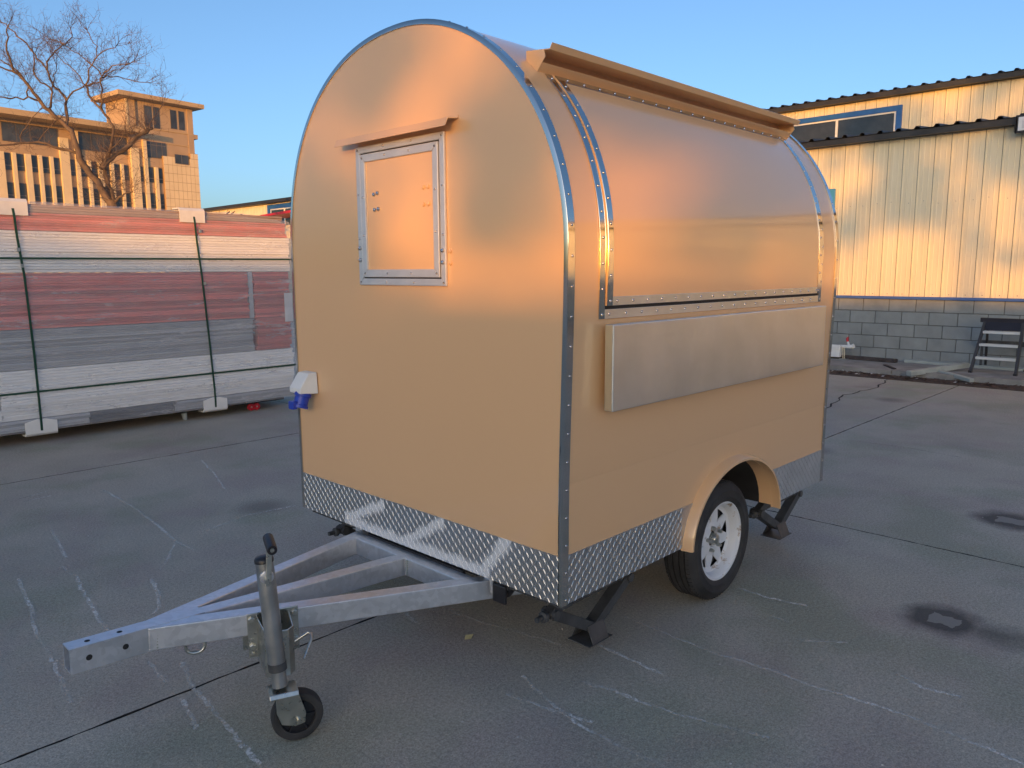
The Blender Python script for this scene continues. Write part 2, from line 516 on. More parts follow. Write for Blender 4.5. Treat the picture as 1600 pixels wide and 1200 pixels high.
def obj(name, mb, mat, parent=None, smooth=None, bevel=0.0, label=None, kind=None, bseg=2):
    vs = mb.v
    c = Vector((0, 0, 0))
    lo = Vector([min(p[i] for p in vs) for i in range(3)])
    hi = Vector([max(p[i] for p in vs) for i in range(3)])
    c = (lo + hi) / 2
    if parent is None:
        c.z = lo.z
    me = bpy.data.meshes.new(name)
    me.from_pydata([p - c for p in vs], [], mb.f)
    bm = bmesh.new()
    bm.from_mesh(me)
    bmesh.ops.recalc_face_normals(bm, faces=bm.faces)
    bm.to_mesh(me)
    bm.free()
    me.materials.append(M[mat] if isinstance(mat, str) else mat)
    if smooth is not None:
        me.shade_smooth()
        if smooth < 179:
            me.set_sharp_from_angle(angle=R(smooth))
    o = bpy.data.objects.new(name, me)
    COL.objects.link(o)
    if parent is not None:
        o.parent = parent
        o.location = c - WP[parent.name]
    else:
        o.location = c
    WP[o.name] = c.copy()
    if bevel:
        bv = o.modifiers.new('bevel', 'BEVEL')
        bv.width = bevel
        bv.segments = bseg
        bv.limit_method = 'ANGLE'
        bv.angle_limit = R(40)
    if label: o['label'] = label
    if kind: o['kind'] = kind
    return o

def thing(name, loc, label, cat, group=None, rotz=0.0):
    o = bpy.data.objects.new(name, None)
    o.empty_display_size = 0.2
    COL.objects.link(o)
    o.location = loc
    WP[o.name] = Vector(loc)
    return tag(o, label, cat, group)

def instance(src, loc, parent=None, rot=None, scale=None):
    o = src.copy()
    COL.objects.link(o)
    loc = Vector(loc)
    if parent is not None:
        o.parent = parent
        o.location = loc - WP[parent.name]
    else:
        o.location = loc
    WP[o.name] = loc
    if rot is not None: o.rotation_euler = rot
    if scale is not None: o.scale = scale
    return o

LIMBS = [[[7.8,26.57,3.86,0.141],[7.67,26.71,4.14,0.132],[7.55,26.83,4.46,0.122],[7.38,27.02,4.77,0.113],[7.21,27.21,5.15,0.104],[7.15,27.3,5.57,0.094],[7.06,27.44,6.06,0.085],[6.93,27.58,6.37,0.076]],[[7.03,27.92,6.42,0.07],[6.81,28.03,6.66,0.066],[6.61,28.13,6.94,0.061],[6.41,28.22,7.17,0.057],[6.23,28.31,7.46,0.052],[6.1,28.32,7.69,0.048],[5.96,28.34,7.87,0.043],[5.74,28.44,8.07,0.039]],[[5.99,29.4,8.28,0.037],[5.89,29.3,8.69,0.032],[5.81,29.18,9.12,0.027],[5.79,28.98,9.42,0.022],[5.81,28.7,9.61,0.017]],[[6.28,28.99,7.82,0.033],[6.22,29.43,8.22,0.028],[6.11,29.9,8.53,0.024],[5.89,30.49,8.85,0.019],[5.76,30.98,9.11,0.015]],[[5.99,29.4,8.28,0.033],[5.62,29.44,8.38,0.025],[5.29,29.43,8.47,0.017]],[[7.02,27.93,6.45,0.054],[7.19,28.31,6.98,0.049],[7.34,28.69,7.44,0.043]],[[7.13,28.0,7.3,0.041],[7.1,28.18,7.51,0.039],[7.04,28.38,7.7,0.037],[6.94,28.61,7.85,0.035],[6.91,28.79,8.08,0.033],[6.88,29.0,8.49,0.031],[6.83,29.19,8.68,0.029],[6.72,29.47,8.98,0.027],[6.61,29.73,9.26,0.025],[6.48,30.03,9.55,0.023],[6.37,30.29,9.81,0.021],[6.22,30.61,10.1,0.019],[6.1,30.87,10.28,0.017]],[[7.13,28.0,7.3,0.03],[7.2,27.68,7.49,0.027],[7.28,27.32,7.57,0.024],[7.35,26.97,7.61,0.021],[7.35,26.67,7.6,0.017]],[[6.79,28.58,8.36,0.028],[6.87,28.85,8.65,0.026],[7.12,28.95,8.96,0.023],[7.37,29.04,9.23,0.021],[7.59,29.14,9.4,0.018],[7.86,29.22,9.73,0.016],[7.92,29.52,10.08,0.013]],[[7.3,28.22,9.17,0.02],[7.18,28.76,9.39,0.015],[7.03,29.34,9.65,0.011]],[[6.69,28.4,7.01,0.037],[6.69,28.14,7.2,0.034],[6.69,27.91,7.49,0.031],[6.48,27.89,7.72,0.028],[6.23,27.89,7.9,0.025],[6.16,27.74,8.16,0.022],[6.13,27.53,8.45,0.02]],[[6.83,28.38,7.58,0.02],[6.93,28.58,7.92,0.017],[7.03,28.78,8.23,0.014],[7.19,28.95,8.62,0.011]],[[6.49,28.66,7.26,0.035],[6.34,28.58,7.29,0.032],[6.14,28.56,7.36,0.029],[5.8,28.65,7.31,0.026],[5.57,28.63,7.23,0.023],[5.34,28.64,7.25,0.02],[5.12,28.62,7.28,0.017]],[[6.23,28.97,7.44,0.028],[6.21,28.82,7.64,0.023],[6.19,28.64,7.75,0.017]],[[7.31,27.41,5.39,0.054],[6.95,27.52,5.6,0.05],[6.49,27.7,5.69,0.045],[6.08,27.84,5.81,0.04],[5.75,27.86,5.75,0.036],[5.39,27.9,5.66,0.031],[5.04,27.94,5.6,0.026],[4.76,27.9,5.55,0.022]],[[6.3,28.57,5.91,0.02],[6.55,28.6,6.26,0.015],[6.92,28.53,6.7,0.011]],[[5.91,28.97,5.92,0.017],[5.87,28.9,6.07,0.015],[6.0,28.68,6.35,0.013],[6.37,28.28,6.92,0.011]],[[7.74,26.89,5.05,0.05],[7.95,26.87,5.53,0.047],[8.13,26.9,6.14,0.045],[8.21,26.98,6.47,0.043],[8.15,27.19,6.74,0.04],[8.03,27.48,7.08,0.038],[7.89,27.78,7.38,0.035],[7.83,28.02,7.77,0.033],[7.83,28.13,7.91,0.03]],[[7.94,27.1,6.97,0.035],[7.87,26.98,7.09,0.033],[7.84,26.84,7.34,0.03],[7.82,26.73,7.77,0.028],[7.79,26.57,7.9,0.026]],[[8.02,27.24,8.05,0.022],[8.04,26.96,8.19,0.019],[8.17,26.57,8.35,0.016],[8.46,25.97,8.35,0.014],[8.52,25.63,8.38,0.011]],[[8.02,27.24,8.05,0.022],[8.2,27.25,8.16,0.02],[8.45,27.16,8.15,0.017],[8.72,27.05,8.11,0.015],[8.99,26.93,8.05,0.013],[9.31,26.77,8.04,0.011]],[[8.12,27.15,8.13,0.015],[8.46,27.14,8.38,0.012],[8.79,27.13,8.56,0.01]],[[8.03,27.24,8.13,0.022],[7.95,27.75,8.54,0.019],[7.9,28.18,8.77,0.016],[7.65,28.85,9.19,0.014],[7.59,29.28,9.41,0.011]],[[7.64,27.59,7.81,0.026],[7.71,27.44,8.07,0.024],[7.69,27.38,8.26,0.022],[7.76,27.21,8.41,0.02],[7.88,27.02,8.68,0.018],[7.98,26.81,8.8,0.016],[8.19,26.5,8.9,0.014],[8.25,26.32,8.94,0.012]],[[8.0,27.42,8.76,0.015],[8.0,27.29,9.08,0.013],[7.83,27.32,9.3,0.012],[7.72,27.28,9.51,0.01]],[[7.62,27.6,7.79,0.017],[7.59,27.92,8.13,0.016],[7.45,28.37,8.52,0.014],[7.37,28.71,8.69,0.012],[7.26,29.12,9.06,0.011]],[[7.65,27.57,7.81,0.024],[7.86,27.52,7.9,0.022],[8.09,27.45,7.99,0.02]],[[7.72,26.9,5.02,0.098],[7.93,26.87,5.31,0.09],[8.14,26.82,5.52,0.083],[8.54,26.59,5.83,0.076],[8.78,26.52,6.13,0.069],[9.07,26.39,6.31,0.061],[9.25,26.35,6.46,0.054]],[[8.88,25.96,6.24,0.024],[8.76,26.29,6.64,0.021],[8.66,26.52,6.76,0.017],[8.55,26.79,6.97,0.014],[8.36,27.12,7.1,0.011]],[[8.98,25.88,6.32,0.022],[9.15,26.16,6.63,0.018],[9.44,26.31,6.95,0.014],[9.71,26.49,7.29,0.011]],[[7.87,26.51,3.91,0.076],[7.9,26.71,4.28,0.069],[7.87,26.96,4.66,0.062],[7.89,27.17,5.02,0.056],[7.91,27.35,5.32,0.049]],[[7.87,26.52,3.93,0.043],[7.9,26.12,4.03,0.034],[7.93,25.72,4.11,0.025],[8.01,25.25,4.14,0.016]],[[7.75,26.88,5.05,0.022],[7.83,26.65,5.49,0.018],[8.01,26.28,5.76,0.014],[8.2,25.93,6.17,0.011]]]
CHALK = [[[-1.03,2.73],[-1.09,2.3],[-1.15,1.95],[-1.16,1.76],[-1.19,1.5],[-1.22,1.28]],[[-0.69,3.43],[-0.73,3.15],[-0.77,2.87]],[[-0.83,2.74],[-0.82,2.56],[-0.86,2.31],[-0.9,2.0],[-0.93,1.8],[-0.94,1.68]],[[-0.17,4.17],[-0.17,3.65],[-0.22,3.0],[-0.25,2.66],[-0.25,2.46]],[[0.7,4.46],[0.57,3.96],[0.44,3.51]],[[-0.27,2.66],[-0.41,2.43],[-0.5,2.31]],[[-0.57,2.23],[-0.62,2.0],[-0.69,1.85],[-0.73,1.8]],[[-0.91,1.38],[-0.92,1.27],[-0.92,1.17]],[[-0.82,1.28],[-0.87,1.08],[-0.88,0.95],[-0.89,0.8],[-0.91,0.62],[-0.92,0.46]],[[-0.93,1.02],[-0.95,0.92],[-0.98,0.79]],[[-0.09,2.75],[0.08,2.78],[0.27,2.84],[0.59,2.79]],[[-0.65,4.23],[-0.47,4.25]],[[-0.64,4.33],[-0.45,4.39]],[[0.72,0.24],[0.71,0.02],[0.7,-0.23],[0.73,-0.43],[0.73,-0.63],[0.76,-0.85],[0.75,-1.05],[0.73,-1.28]],[[0.43,0.25],[0.43,0.08],[0.41,-0.16]],[[0.16,0.04],[0.19,-0.09],[0.2,-0.23],[0.24,-0.41],[0.31,-0.64]],[[0.04,0.23],[-0.03,0.02],[-0.06,-0.12],[-0.07,-0.29],[-0.05,-0.47]],[[-0.1,0.18],[-0.05,-0.05],[-0.02,-0.16]],[[1.36,0.02],[1.35,-0.14],[1.39,-0.31]],[[1.18,-0.23],[1.17,-0.33]],[[1.03,-0.42],[1.16,-0.57]],[[1.04,-0.8],[0.99,-0.91],[1.02,-1.03]],[[0.22,0.86],[0.25,0.64],[0.3,0.42],[0.33,0.26]],[[0.08,1.01],[0.04,0.87]],[[5.05,0.8],[5.09,0.38],[5.01,-0.04]]]

# ================================================================== ground
ground = obj('ground', MB().add([(-400, -400, -0.03), (600, -400, -0.03), (600, 700, -0.03), (-400, 700, -0.03)], [(0, 1, 2, 3)]), 'joint')
tag(ground, kind='structure')
XS = [-9.4, -3.4, 2.62, 9.35]
YS = [-10.3, -6.5, -2.74, 1.06, 4.85, 8.65, 12.4]
def wavy(a, b, n, amp, rr):
    pts = []
    for i in range(n):
        t = i / n
        p = Vector(a).lerp(Vector(b), t)
        if i:
            p.x += rr.uniform(-amp, amp)
            p.y += rr.uniform(-amp, amp)
        pts.append(p)
    return pts
for i in range(len(XS) - 1):
    for j in range(len(YS) - 1):
        g = 0.0055
        x0, x1, y0, y1 = XS[i] + g, XS[i + 1] - g, YS[j] + g, YS[j + 1] - g
        if i == 2: x1 = XS[3]
        c = [(x0, y0), (x1, y0), (x1, y1), (x0, y1)]
        poly = []
        for k in range(4):
            a, b = c[k], c[(k + 1) % 4]
            poly += wavy((a[0], a[1], 0), (b[0], b[1], 0), 110, 0.0035, rnd)
        so = obj('concrete_slab', MB().prism([(p.x, p.y, -0.028) for p in poly], (0, 0, 0.028)), 'ground', ground)
        so.data.materials.append(M['joint'])
        for pg in so.data.polygons:
            if len(pg.vertices) == 4:
                pg.material_index = 1
# the wider yard beyond the jointed bays
far = MB()
for a, b in (((-400, -400), (-9.4, 700)), ((9.36, -400), (600, 700)), ((-9.4, -400), (9.36, -10.3)), ((-9.4, 12.4), (9.36, 700))):
    far.add([(a[0], a[1], -0.008), (b[0], a[1], -0.008), (b[0], b[1], -0.008), (a[0], b[1], -0.008)], [(0, 1, 2, 3)])
tag(obj('yard', far, 'ground'), kind='structure')
# hairline crack across the far bay, worn white scuff lines
def ribbon(pts, w0, z, jit, rr, sub=6):
    m = MB()
    P = []
    for a, b in zip(pts[:-1], pts[1:]):
        for k in range(sub):
            t = k / sub
            P.append(Vector((a[0] + (b[0] - a[0]) * t + rr.uniform(-jit, jit), a[1] + (b[1] - a[1]) * t + rr.uniform(-jit, jit), z)))
    P.append(Vector((pts[-1][0], pts[-1][1], z)))
    vs, fs = [], []
    for i, p in enumerate(P):
        d = (P[min(i + 1, len(P) - 1)] - P[max(i - 1, 0)]).normalized()
        s = Vector((-d.y, d.x, 0))
        w = w0 * rr.uniform(0.6, 1.3)
        vs += [p + s * w / 2, p - s * w / 2]
    for i in range(len(P) - 1):
        fs.append((2 * i, 2 * i + 1, 2 * i + 3, 2 * i + 2))
    return m.add(vs, fs)
for pts in CHALK:
    obj('chalk_line', ribbon(pts, 0.018, 0.003, 0.006, rnd), 'chalk', ground)
obj('crack', ribbon([(5.2, 1.62), (6.67, 1.7), (7.6, 1.86), (8.5, 1.8), (9.3, 1.93)], 0.018, 0.003, 0.03, rnd), 'joint', ground)

# bits of grit and leaf scraps on the yard (nobody could count them)
m = MB()
for _ in range(420):
    x, y = rnd.uniform(-1.4, 7.5), rnd.uniform(-2.2, 5.5)
    s = rnd.uniform(0.002, 0.006)
    a = rnd.uniform(0, 6.28)
    ca, sa = math.cos(a) * s, math.sin(a) * s
    m.add([(x + ca, y + sa, 0.001), (x - sa, y + ca, 0.001), (x - ca, y - sa, 0.001), (x + sa * 1.4, y - ca, 0.001), (x, y, s * 0.8)],
          [(0, 1, 4), (1, 2, 4), (2, 3, 4), (3, 0, 4)])
tag(obj('grit', m, 'litter_pale'), 'tiny pale grit scattered over the yard concrete', 'grit', kind='stuff')

lf_ = obj('fallen_leaf', MB().add([(0.08, 0.60, 0.004), (0.10, 0.615, 0.012), (0.135, 0.60, 0.010), (0.105, 0.585, 0.004)], [(0, 1, 2, 3)]), 'dry_leaf')
tag(lf_, 'small pale yellow fallen leaf lying on the concrete under the drawbar', 'leaf')

# ================================================================== food trailer
G = 0.365
W, L, ZS, RZ = 1.70, 2.25, 1.615, 0.865
def arch_pt(th):
    """th 0..pi from right spring over the top to the left spring"""
    c, s = math.cos(th), math.sin(th)
    if c >= 0:
        n, a = 2.0, 0.87
    else:
        n, a = 2.25, 0.85
    t = abs(c)
    y = 0.85 - math.copysign(a * t ** (2.0 / n), c) if n != 2.0 else 0.85 - a * c
    z = ZS + RZ * (max(s, 0) ** (2.0 / n))
    return y, z
PR = []
for i in range(15):
    z = G + (ZS - G) * i / 14
    t = max(0, min(1, (z - 0.65) / (ZS - 0.65)))
    PR.append((-0.02 * t * t * (3 - 2 * t), z))
NA = 72
for i in range(1, NA):
    PR.append(arch_pt(math.pi * i / NA))
for i in range(15):
    PR.append((W, ZS - (ZS - G) * i / 14))
def pnorm(i):
    a, b = PR[max(i - 1, 0)], PR[min(i + 1, len(PR) - 1)]
    dy, dz = b[0] - a[0], b[1] - a[1]
    l = math.hypot(dy, dz)
    return (-dz / l, dy / l)
PN = [pnorm(i) for i in range(len(PR))]
PS = [0]
for a, b in zip(PR[:-1], PR[1:]):
    PS.append(PS[-1] + math.hypot(b[0] - a[0], b[1] - a[1]))
def at_s(s):
    for i in range(len(PS) - 1):
        if PS[i + 1] >= s:
            t = (s - PS[i]) / (PS[i + 1] - PS[i])
            y = PR[i][0] + (PR[i + 1][0] - PR[i][0]) * t
            z = PR[i][1] + (PR[i + 1][1] - PR[i][1]) * t
            ny = PN[i][0] + (PN[i + 1][0] - PN[i][0]) * t
            nz = PN[i][1] + (PN[i + 1][1] - PN[i][1]) * t
            l = math.hypot(ny, nz)
            return y, z, ny / l, nz / l
    return PR[-1][0], PR[-1][1], 1, 0
def s_of_z(z):
    for i in range(len(PS) - 1):
        if PR[i][1] <= z <= PR[i + 1][1]:
            return PS[i] + (PS[i + 1] - PS[i]) * (z - PR[i][1]) / (PR[i + 1][1] - PR[i][1])
def on(s, x, off):
    y, z, ny, nz = at_s(s)
    return Vector((x, y + ny * off, z + nz * off))
def strip(s0, s1, x0, x1, off, n, th=0.003):
    """closed metal strip bent to the body curve"""
    secs = []
    for i in range(n + 1):
        s = s0 + (s1 - s0) * i / n
        secs.append([on(s, x0, off), on(s, x1, off), on(s, x1, off - th), on(s, x0, off - th)])
    return MB().sweep(secs)

tr = thing('food_trailer', (1.1, 0.85, 0), 'peach round-roofed food trailer with closed serving hatch parked on the concrete yard', 'trailer')

# --- wheel arch outline
WX, WZ, WR = 1.195, 0.282, 0.282
AX, AH, AV = 1.222, 0.408, 0.305
def arch_z(x):
    t = (x - AX) / AH
    return G + AV * math.sqrt(max(0, 1 - t * t)) if abs(t) < 1 else G

# --- body shell
sh = MB()
lowz = 0.80
xs = [0.0, AX - AH]
xs += [AX - AH * math.cos(math.pi * k / 40) for k in range(1, 40)] + [AX + AH, 1.9, L]
for a, b in zip(xs[:-1], xs[1:]):
    za, zb = arch_z(a), arch_z(b)
    sh.add([(a, 0, za), (b, 0, zb), (b, 0, lowz), (a, 0, lowz)], [(0, 1, 2, 3)])
secs = []
PX = [(0.0, lowz)] + [p for p in PR if p[1] > lowz + 0.01 or p[0] > 1]
for x in (0.0, L):
    secs.append([(x, y, z) for y, z in PX])
sh.sweep(secs, closed_sec=False)
body = obj('body_shell', sh, 'paint', tr, smooth=30)

poly = [(0.0, y, z) for y, z in PR]
obj('front_wall', MB().add(poly, [tuple(range(len(poly)))]), 'paint', tr)
obj('rear_wall', MB().add([(L, y, z) for y, z in PR], [tuple(range(len(poly)))]), 'paint', tr)
fl = MB().add([(0.005, 0.30, G + 0.004), (L - 0.005, 0.30, G + 0.004), (L - 0.005, W - 0.005, G + 0.004), (0.005, W - 0.005, G + 0.004)], [(0, 1, 2, 3)])
fl.add([(0.005, 0.005, G + 0.004), (AX - AH, 0.005, G + 0.004), (AX - AH, 0.30, G + 0.004), (0.005, 0.30, G + 0.004)], [(0, 1, 2, 3)])
fl.add([(AX + AH, 0.005, G + 0.004), (L - 0.005, 0.005, G + 0.004), (L - 0.005, 0.30, G + 0.004), (AX + AH, 0.30, G + 0.004)], [(0, 1, 2, 3)])
obj('floor', fl, 'dark', tr)
# wheel well: curved liner and inner wall
wl = MB()
lin = [(AX - AH * math.cos(math.pi * k / 24) * 1.0, G + AV * math.sin(math.pi * k / 24)) for k in range(25)]
wl.sweep([[(x, 0.0, z), (x, 0.065, z)] for x, z in lin], closed_sec=False)
wk = MB().sweep([[(x, 0.065, z), (x, 0.27, z)] for x, z in lin], closed_sec=False)
obj('well_lining', wk, 'dark', tr, smooth=40)
obj('wheel_well', wl, 'paint', tr, smooth=40)
ww = MB().add([(x, 0.27, z) for x, z in lin], [tuple(range(25))])
obj('well_wall', ww, 'dark', tr)
obj('well_rail', MB().box((AX - AH + 0.02, 0.255, G + 0.0), (AX + AH - 0.005, 0.268, G + 0.085)), 'paint', tr)

# --- fender lip
fe = MB()
secs = []
for k in range(41):
    th = math.pi * k / 40
    cx, cz = -math.cos(th), math.sin(th)
    def P(r, y):
        return (AX + cx * (AH + r), y, G - 0.012 + cz * (AV + 0.012 + r))
    secs.append([P(0.024, -0.003), P(0.018, -0.018), P(0.016, -0.038), P(0.010, -0.046), P(0.0, -0.046), P(0.002, -0.037), P(0.004, -0.012), P(0.004, 0.004), P(0.024, 0.004)])
fe.sweep(secs)
obj('fender', fe, 'paint', tr, smooth=50)

# --- edge trims: polished angle riveted round the front and rear arch
def edge_trim(x0, sgn, name):
    secs = []
    for i in range(len(PR)):
        y, z = PR[i]
        ny, nz = PN[i]
        def q(x, off):
            return (x0 + sgn * x, y + ny * off, z + nz * off)
        secs.append([q(-0.005, -0.013), q(-0.005, 0.004), q(-0.004, 0.0055), q(0.031, 0.0055), q(0.031, 0.001), q(-0.001, 0.001), q(-0.001, -0.013)])
    t = obj(name, MB().sweep(secs), 'chrome', tr, smooth=35)
    r = MB()
    s = 0.02
    while s < PS[-1]:
        p = on(s, x0 + sgn * 0.017, 0.0055)
        y, z, ny, nz = at_s(s)
        r.dome(p, (0, ny, nz), 0.0050, 0.0032)
        s += 0.1
    obj('rivets', r, 'rivet', t, smooth=60, kind='stuff')
    return t
edge_trim(0.0, 1, 'edge_trim')
edge_trim(L, -1, 'edge_trim')

# --- serving hatch
s_b, s_t = s_of_z(1.415), s_of_z(2.215)
hx0, hx1 = 0.235, 1.985
hp = MB()
secs = []
for i in range(31):
    s = s_b + (s_t - s_b) * i / 30
    secs.append([on(s, hx0 - 0.03, 0.009), on(s, hx1 + 0.03, 0.009), on(s, hx1 + 0.03, 0.001), on(s, hx0 - 0.03, 0.001)])
hp.sweep(secs)
hatch = obj('hatch', hp, 'paint', tr, smooth=30)
def trim_rect(x0, x1, s0, s1, w, off, parent, name, gap_riv, sides='lrbt'):
    rv = MB()
    def riv(s, x):
        p = on(s, x, off)
        y, z, ny, nz = at_s(s)
        rv.dome(p, (0, ny, nz), 0.0055, 0.0040)
    for key in sides:
        if key in 'lr':
            xa, xb = (x0, x0 + w) if key == 'l' else (x1 - w, x1)
            n = 30
            secs = []
            for i in range(n + 1):
                s = s0 + (s1 - s0) * i / n
                secs.append([on(s, xa, off), on(s, xb, off), on(s, xb, off - 0.0035), on(s, xa, off - 0.0035)])
            # mitre both ends
            m = MB().sweep(secs)
            o = obj(name, m, 'chrome', parent, smooth=30, bevel=0.0008)
            s = s0 + 0.016
            while s < s1 - 0.005:
                riv(s, (xa + xb) / 2)
                s += 0.088
        else:
            sa, sb = (s0, s0 + w) if key == 'b' else (s1 - w, s1)
            m = MB().sweep([[on(sa, x, off), on(sb, x, off), on(sb, x, off - 0.0035), on(sa, x, off - 0.0035)] for x in (x0 + w + 0.0005, x1 - w - 0.0005)])
            o = obj(name, m, 'brushed' if key == 'b' else 'chrome', parent, bevel=0.0008)
            x = x0 + w + 0.025
            while x < x1 - w:
                riv((sa + sb) / 2, x)
                x += gap_riv
    obj('rivets', rv, 'rivet', parent, smooth=60, kind='stuff')
trim_rect(hx0 - 0.030, hx1 + 0.030, s_b, s_t, 0.031, 0.0125, hatch, 'hatch_trim', 0.095)
frame = thing('hatch_frame', (1.1, 0, 1.4), None, None)
frame.parent = tr
frame.location = Vector((1.1, 0, 1.4)) - WP[tr.name]
trim_rect(hx0 - 0.068, hx1 + 0.068, s_b - 0.046, s_t + 0.01, 0.033, 0.0055, frame, 'frame_strip', 0.1, 'lrb')
# dark strips filling the gap between hatch and frame
gp = MB()
gp.sweep([[on(s_b - 0.0135, x, 0.0015), on(s_b + 0.001, x, 0.0015), on(s_b + 0.001, x, 0.0005), on(s_b - 0.0135, x, 0.0005)] for x in (hx0 - 0.034, hx1 + 0.034)])
obj('dark_gap_fill', gp, 'dark', frame)
for xa in (hx0 - 0.0352, hx1 + 0.0302):
    secs = []
    for i in range(31):
        s = s_b - 0.013 + (s_t - s_b + 0.013) * i / 30
        secs.append([on(s, xa, 0.0016), on(s, xa + 0.005, 0.0016), on(s, xa + 0.005, 0.0005), on(s, xa, 0.0005)])
    obj('dark_gap_fill', MB().sweep(secs), 'dark', frame)

# --- gutter awning above the hatch
yt, zt, _, _ = at_s(s_t + 0.014)
ax0, ax1 = 0.135, 2.13
th = 0.002
# sheet-metal gutter: sloping apron, deep shaded recess, top sheet with an upturned lip
prof = [(yt + 0.010, zt + 0.002), (yt - 0.022, zt + 0.030), (yt + 0.052, zt + 0.042), (yt + 0.052, zt + 0.078), (yt - 0.056, zt + 0.066), (yt - 0.068, zt + 0.086),
        (yt - 0.065, zt + 0.088), (yt - 0.054, zt + 0.070), (yt + 0.056, zt + 0.082), (yt + 0.056, zt + 0.030)]
aw = MB()
aw.sweep([[(x, y, z) for y, z in prof] for x in (ax0, ax1)])
awn = obj('hatch_awning', aw, 'paint', tr, bevel=0.0008)
for xe in (ax0 - 0.002, ax1):
    gus = MB().prism([(xe, yt + 0.054, zt + 0.018), (xe, yt + 0.054, zt + 0.079), (xe, yt - 0.030, zt + 0.070), (xe, yt - 0.036, zt + 0.046), (xe, yt - 0.024, zt + 0.034), (xe, yt + 0.006, zt - 0.002)], (0.002, 0, 0))
    obj('awning_end', gus, 'paint', awn)

# --- folding stainless counter
cy0, cy1 = -0.078, -0.040
ct = MB()
tilt = 0.0
ct.box((0.178, cy0, 1.047), (1.995, cy1, 1.352))
cnt = obj('folding_counter', ct, 'brushed', tr, bevel=0.004, bseg=3)
for x in (0.45, 1.75):
    obj('counter_bracket', MB().box((x - 0.015, cy1 + 0.001, 1.30), (x + 0.015, -0.006, 1.335)), 'alu', cnt)

# --- front window with aluminium frame
def mitre_frame(y0, y1, z0, z1, w, xf, xb, mat, parent, name):
    """four mitred bars standing on the front wall (normal -X)"""
    A = [(y0, z0), (y1, z0), (y1, z1), (y0, z1)]
    B = [(y0 + w, z0 + w), (y1 - w, z0 + w), (y1 - w, z1 - w), (y0 + w, z1 - w)]
    e = 0.0004
    for k in range(4):
        k2 = (k + 1) % 4
        pl = [A[k], A[k2], B[k2], B[k]]
        cx, cz = sum(p[0] for p in pl) / 4, sum(p[1] for p in pl) / 4
        pl = [(p[0] + (cx - p[0]) * e / 0.2, p[1] + (cz - p[1]) * e / 0.2) for p in pl]
        # shallow raised bead along the middle of each bar
        m = MB().prism([(xb, p[0], p[1]) for p in pl], (xf - xb, 0, 0))
        obj(name, m, mat, parent, bevel=0.0025, bseg=2)
win = thing('front_window', (0, 0.855, 1.76), None, None)
win.parent = tr
win.location = Vector((0, 0.855, 1.76)) - WP[tr.name]
y0, y1, z0, z1 = 0.572, 1.136, 1.480, 2.052
mitre_frame(y0, y1, z0, z1, 0.028, -0.012, -0.001, 'alu', win, 'frame_bar')
i0 = 0.033
obj('dark_gap_fill', MB().box((-0.003, y0 + 0.024, z0 + 0.024), (-0.0015, y1 - 0.024, z1 - 0.024)), 'dark', win)  # dark sheet showing in the gap between frame and sash
sash = obj('sash_panel', MB().box((-0.0075, y0 + i0 + 0.01, z0 + i0 + 0.01), (-0.0035, y1 - i0 - 0.01, z1 - i0 - 0.01)), 'paint', win)
mitre_frame(y0 + i0, y1 - i0, z0 + i0, z1 - i0, 0.032, -0.016, -0.004, 'alu', sash, 'sash_bar')
rv = MB()
def fr_riv(yy0, yy1, zz0, zz1, x):
    for k in range(4):
        t = k / 3
        for p in ((yy0 + (yy1 - yy0) * t, zz0), (yy0 + (yy1 - yy0) * t, zz1), (yy0, zz0 + (zz1 - zz0) * t), (yy1, zz0 + (zz1 - zz0) * t)):
            rv.dome((x, p[0], p[1]), (-1, 0, 0), 0.0048, 0.0035)
fr_riv(y0 + 0.013, y1 - 0.013, z0 + 0.013, z1 - 0.013, -0.012)
fr_riv(y0 + i0 + 0.016, y1 - i0 - 0.016, z0 + i0 + 0.016, z1 - i0 - 0.016, -0.016)
obj('rivets', rv, 'rivet', win, smooth=60, kind='stuff')
bolt = None
def bolts(spots, x, parent, mat='paint', r=0.0088):
    first = None
    for (yy, zz) in spots:
        m = MB().lathe((x, yy, zz), (-1, 0, 0), [(r, 0), (r, 0.003), (r * 0.8, 0.007), (r * 0.3, 0.009), (0.0001, 0.0092)], 10)
        obj('bolt', m, mat, parent, smooth=40)
ly, ry = 1.027, 0.698
bolts([(ly - 0.01, 1.852), (ly - 0.035, 1.856), (ly - 0.013, 1.79), (ly - 0.038, 1.792)], -0.0075, sash, 'rivet')
bolts([(ry, 1.858), (ry - 0.028, 1.858), (ry, 1.793), (ry - 0.028, 1.793)], -0.0075, sash, 'paint')
bolts([(0.587, 1.615), (0.587, 1.57), (1.121, 1.635), (1.121, 1.585)], -0.012, win, 'rivet')
bolts([(0.556, 1.612), (0.556, 1.567), (1.152, 1.637), (1.152, 1.588)], 0.0, win, 'paint')
# small bent drip hood above the window
hd = MB()
pz = 2.088
pf = [(-0.001, pz + 0.012), (-0.001, pz), (-0.052, pz - 0.006), (-0.066, pz - 0.034)]
pi = [(-0.004, pz + 0.012), (-0.004, pz + 0.003), (-0.054, pz - 0.003), (-0.069, pz - 0.033)]
hd.sweep([[(x, y, z) for x, z in pf + pi[::-1]] for y in (0.50, 1.21)])
obj('window_hood', hd, 'paint', tr, bevel=0.0008)

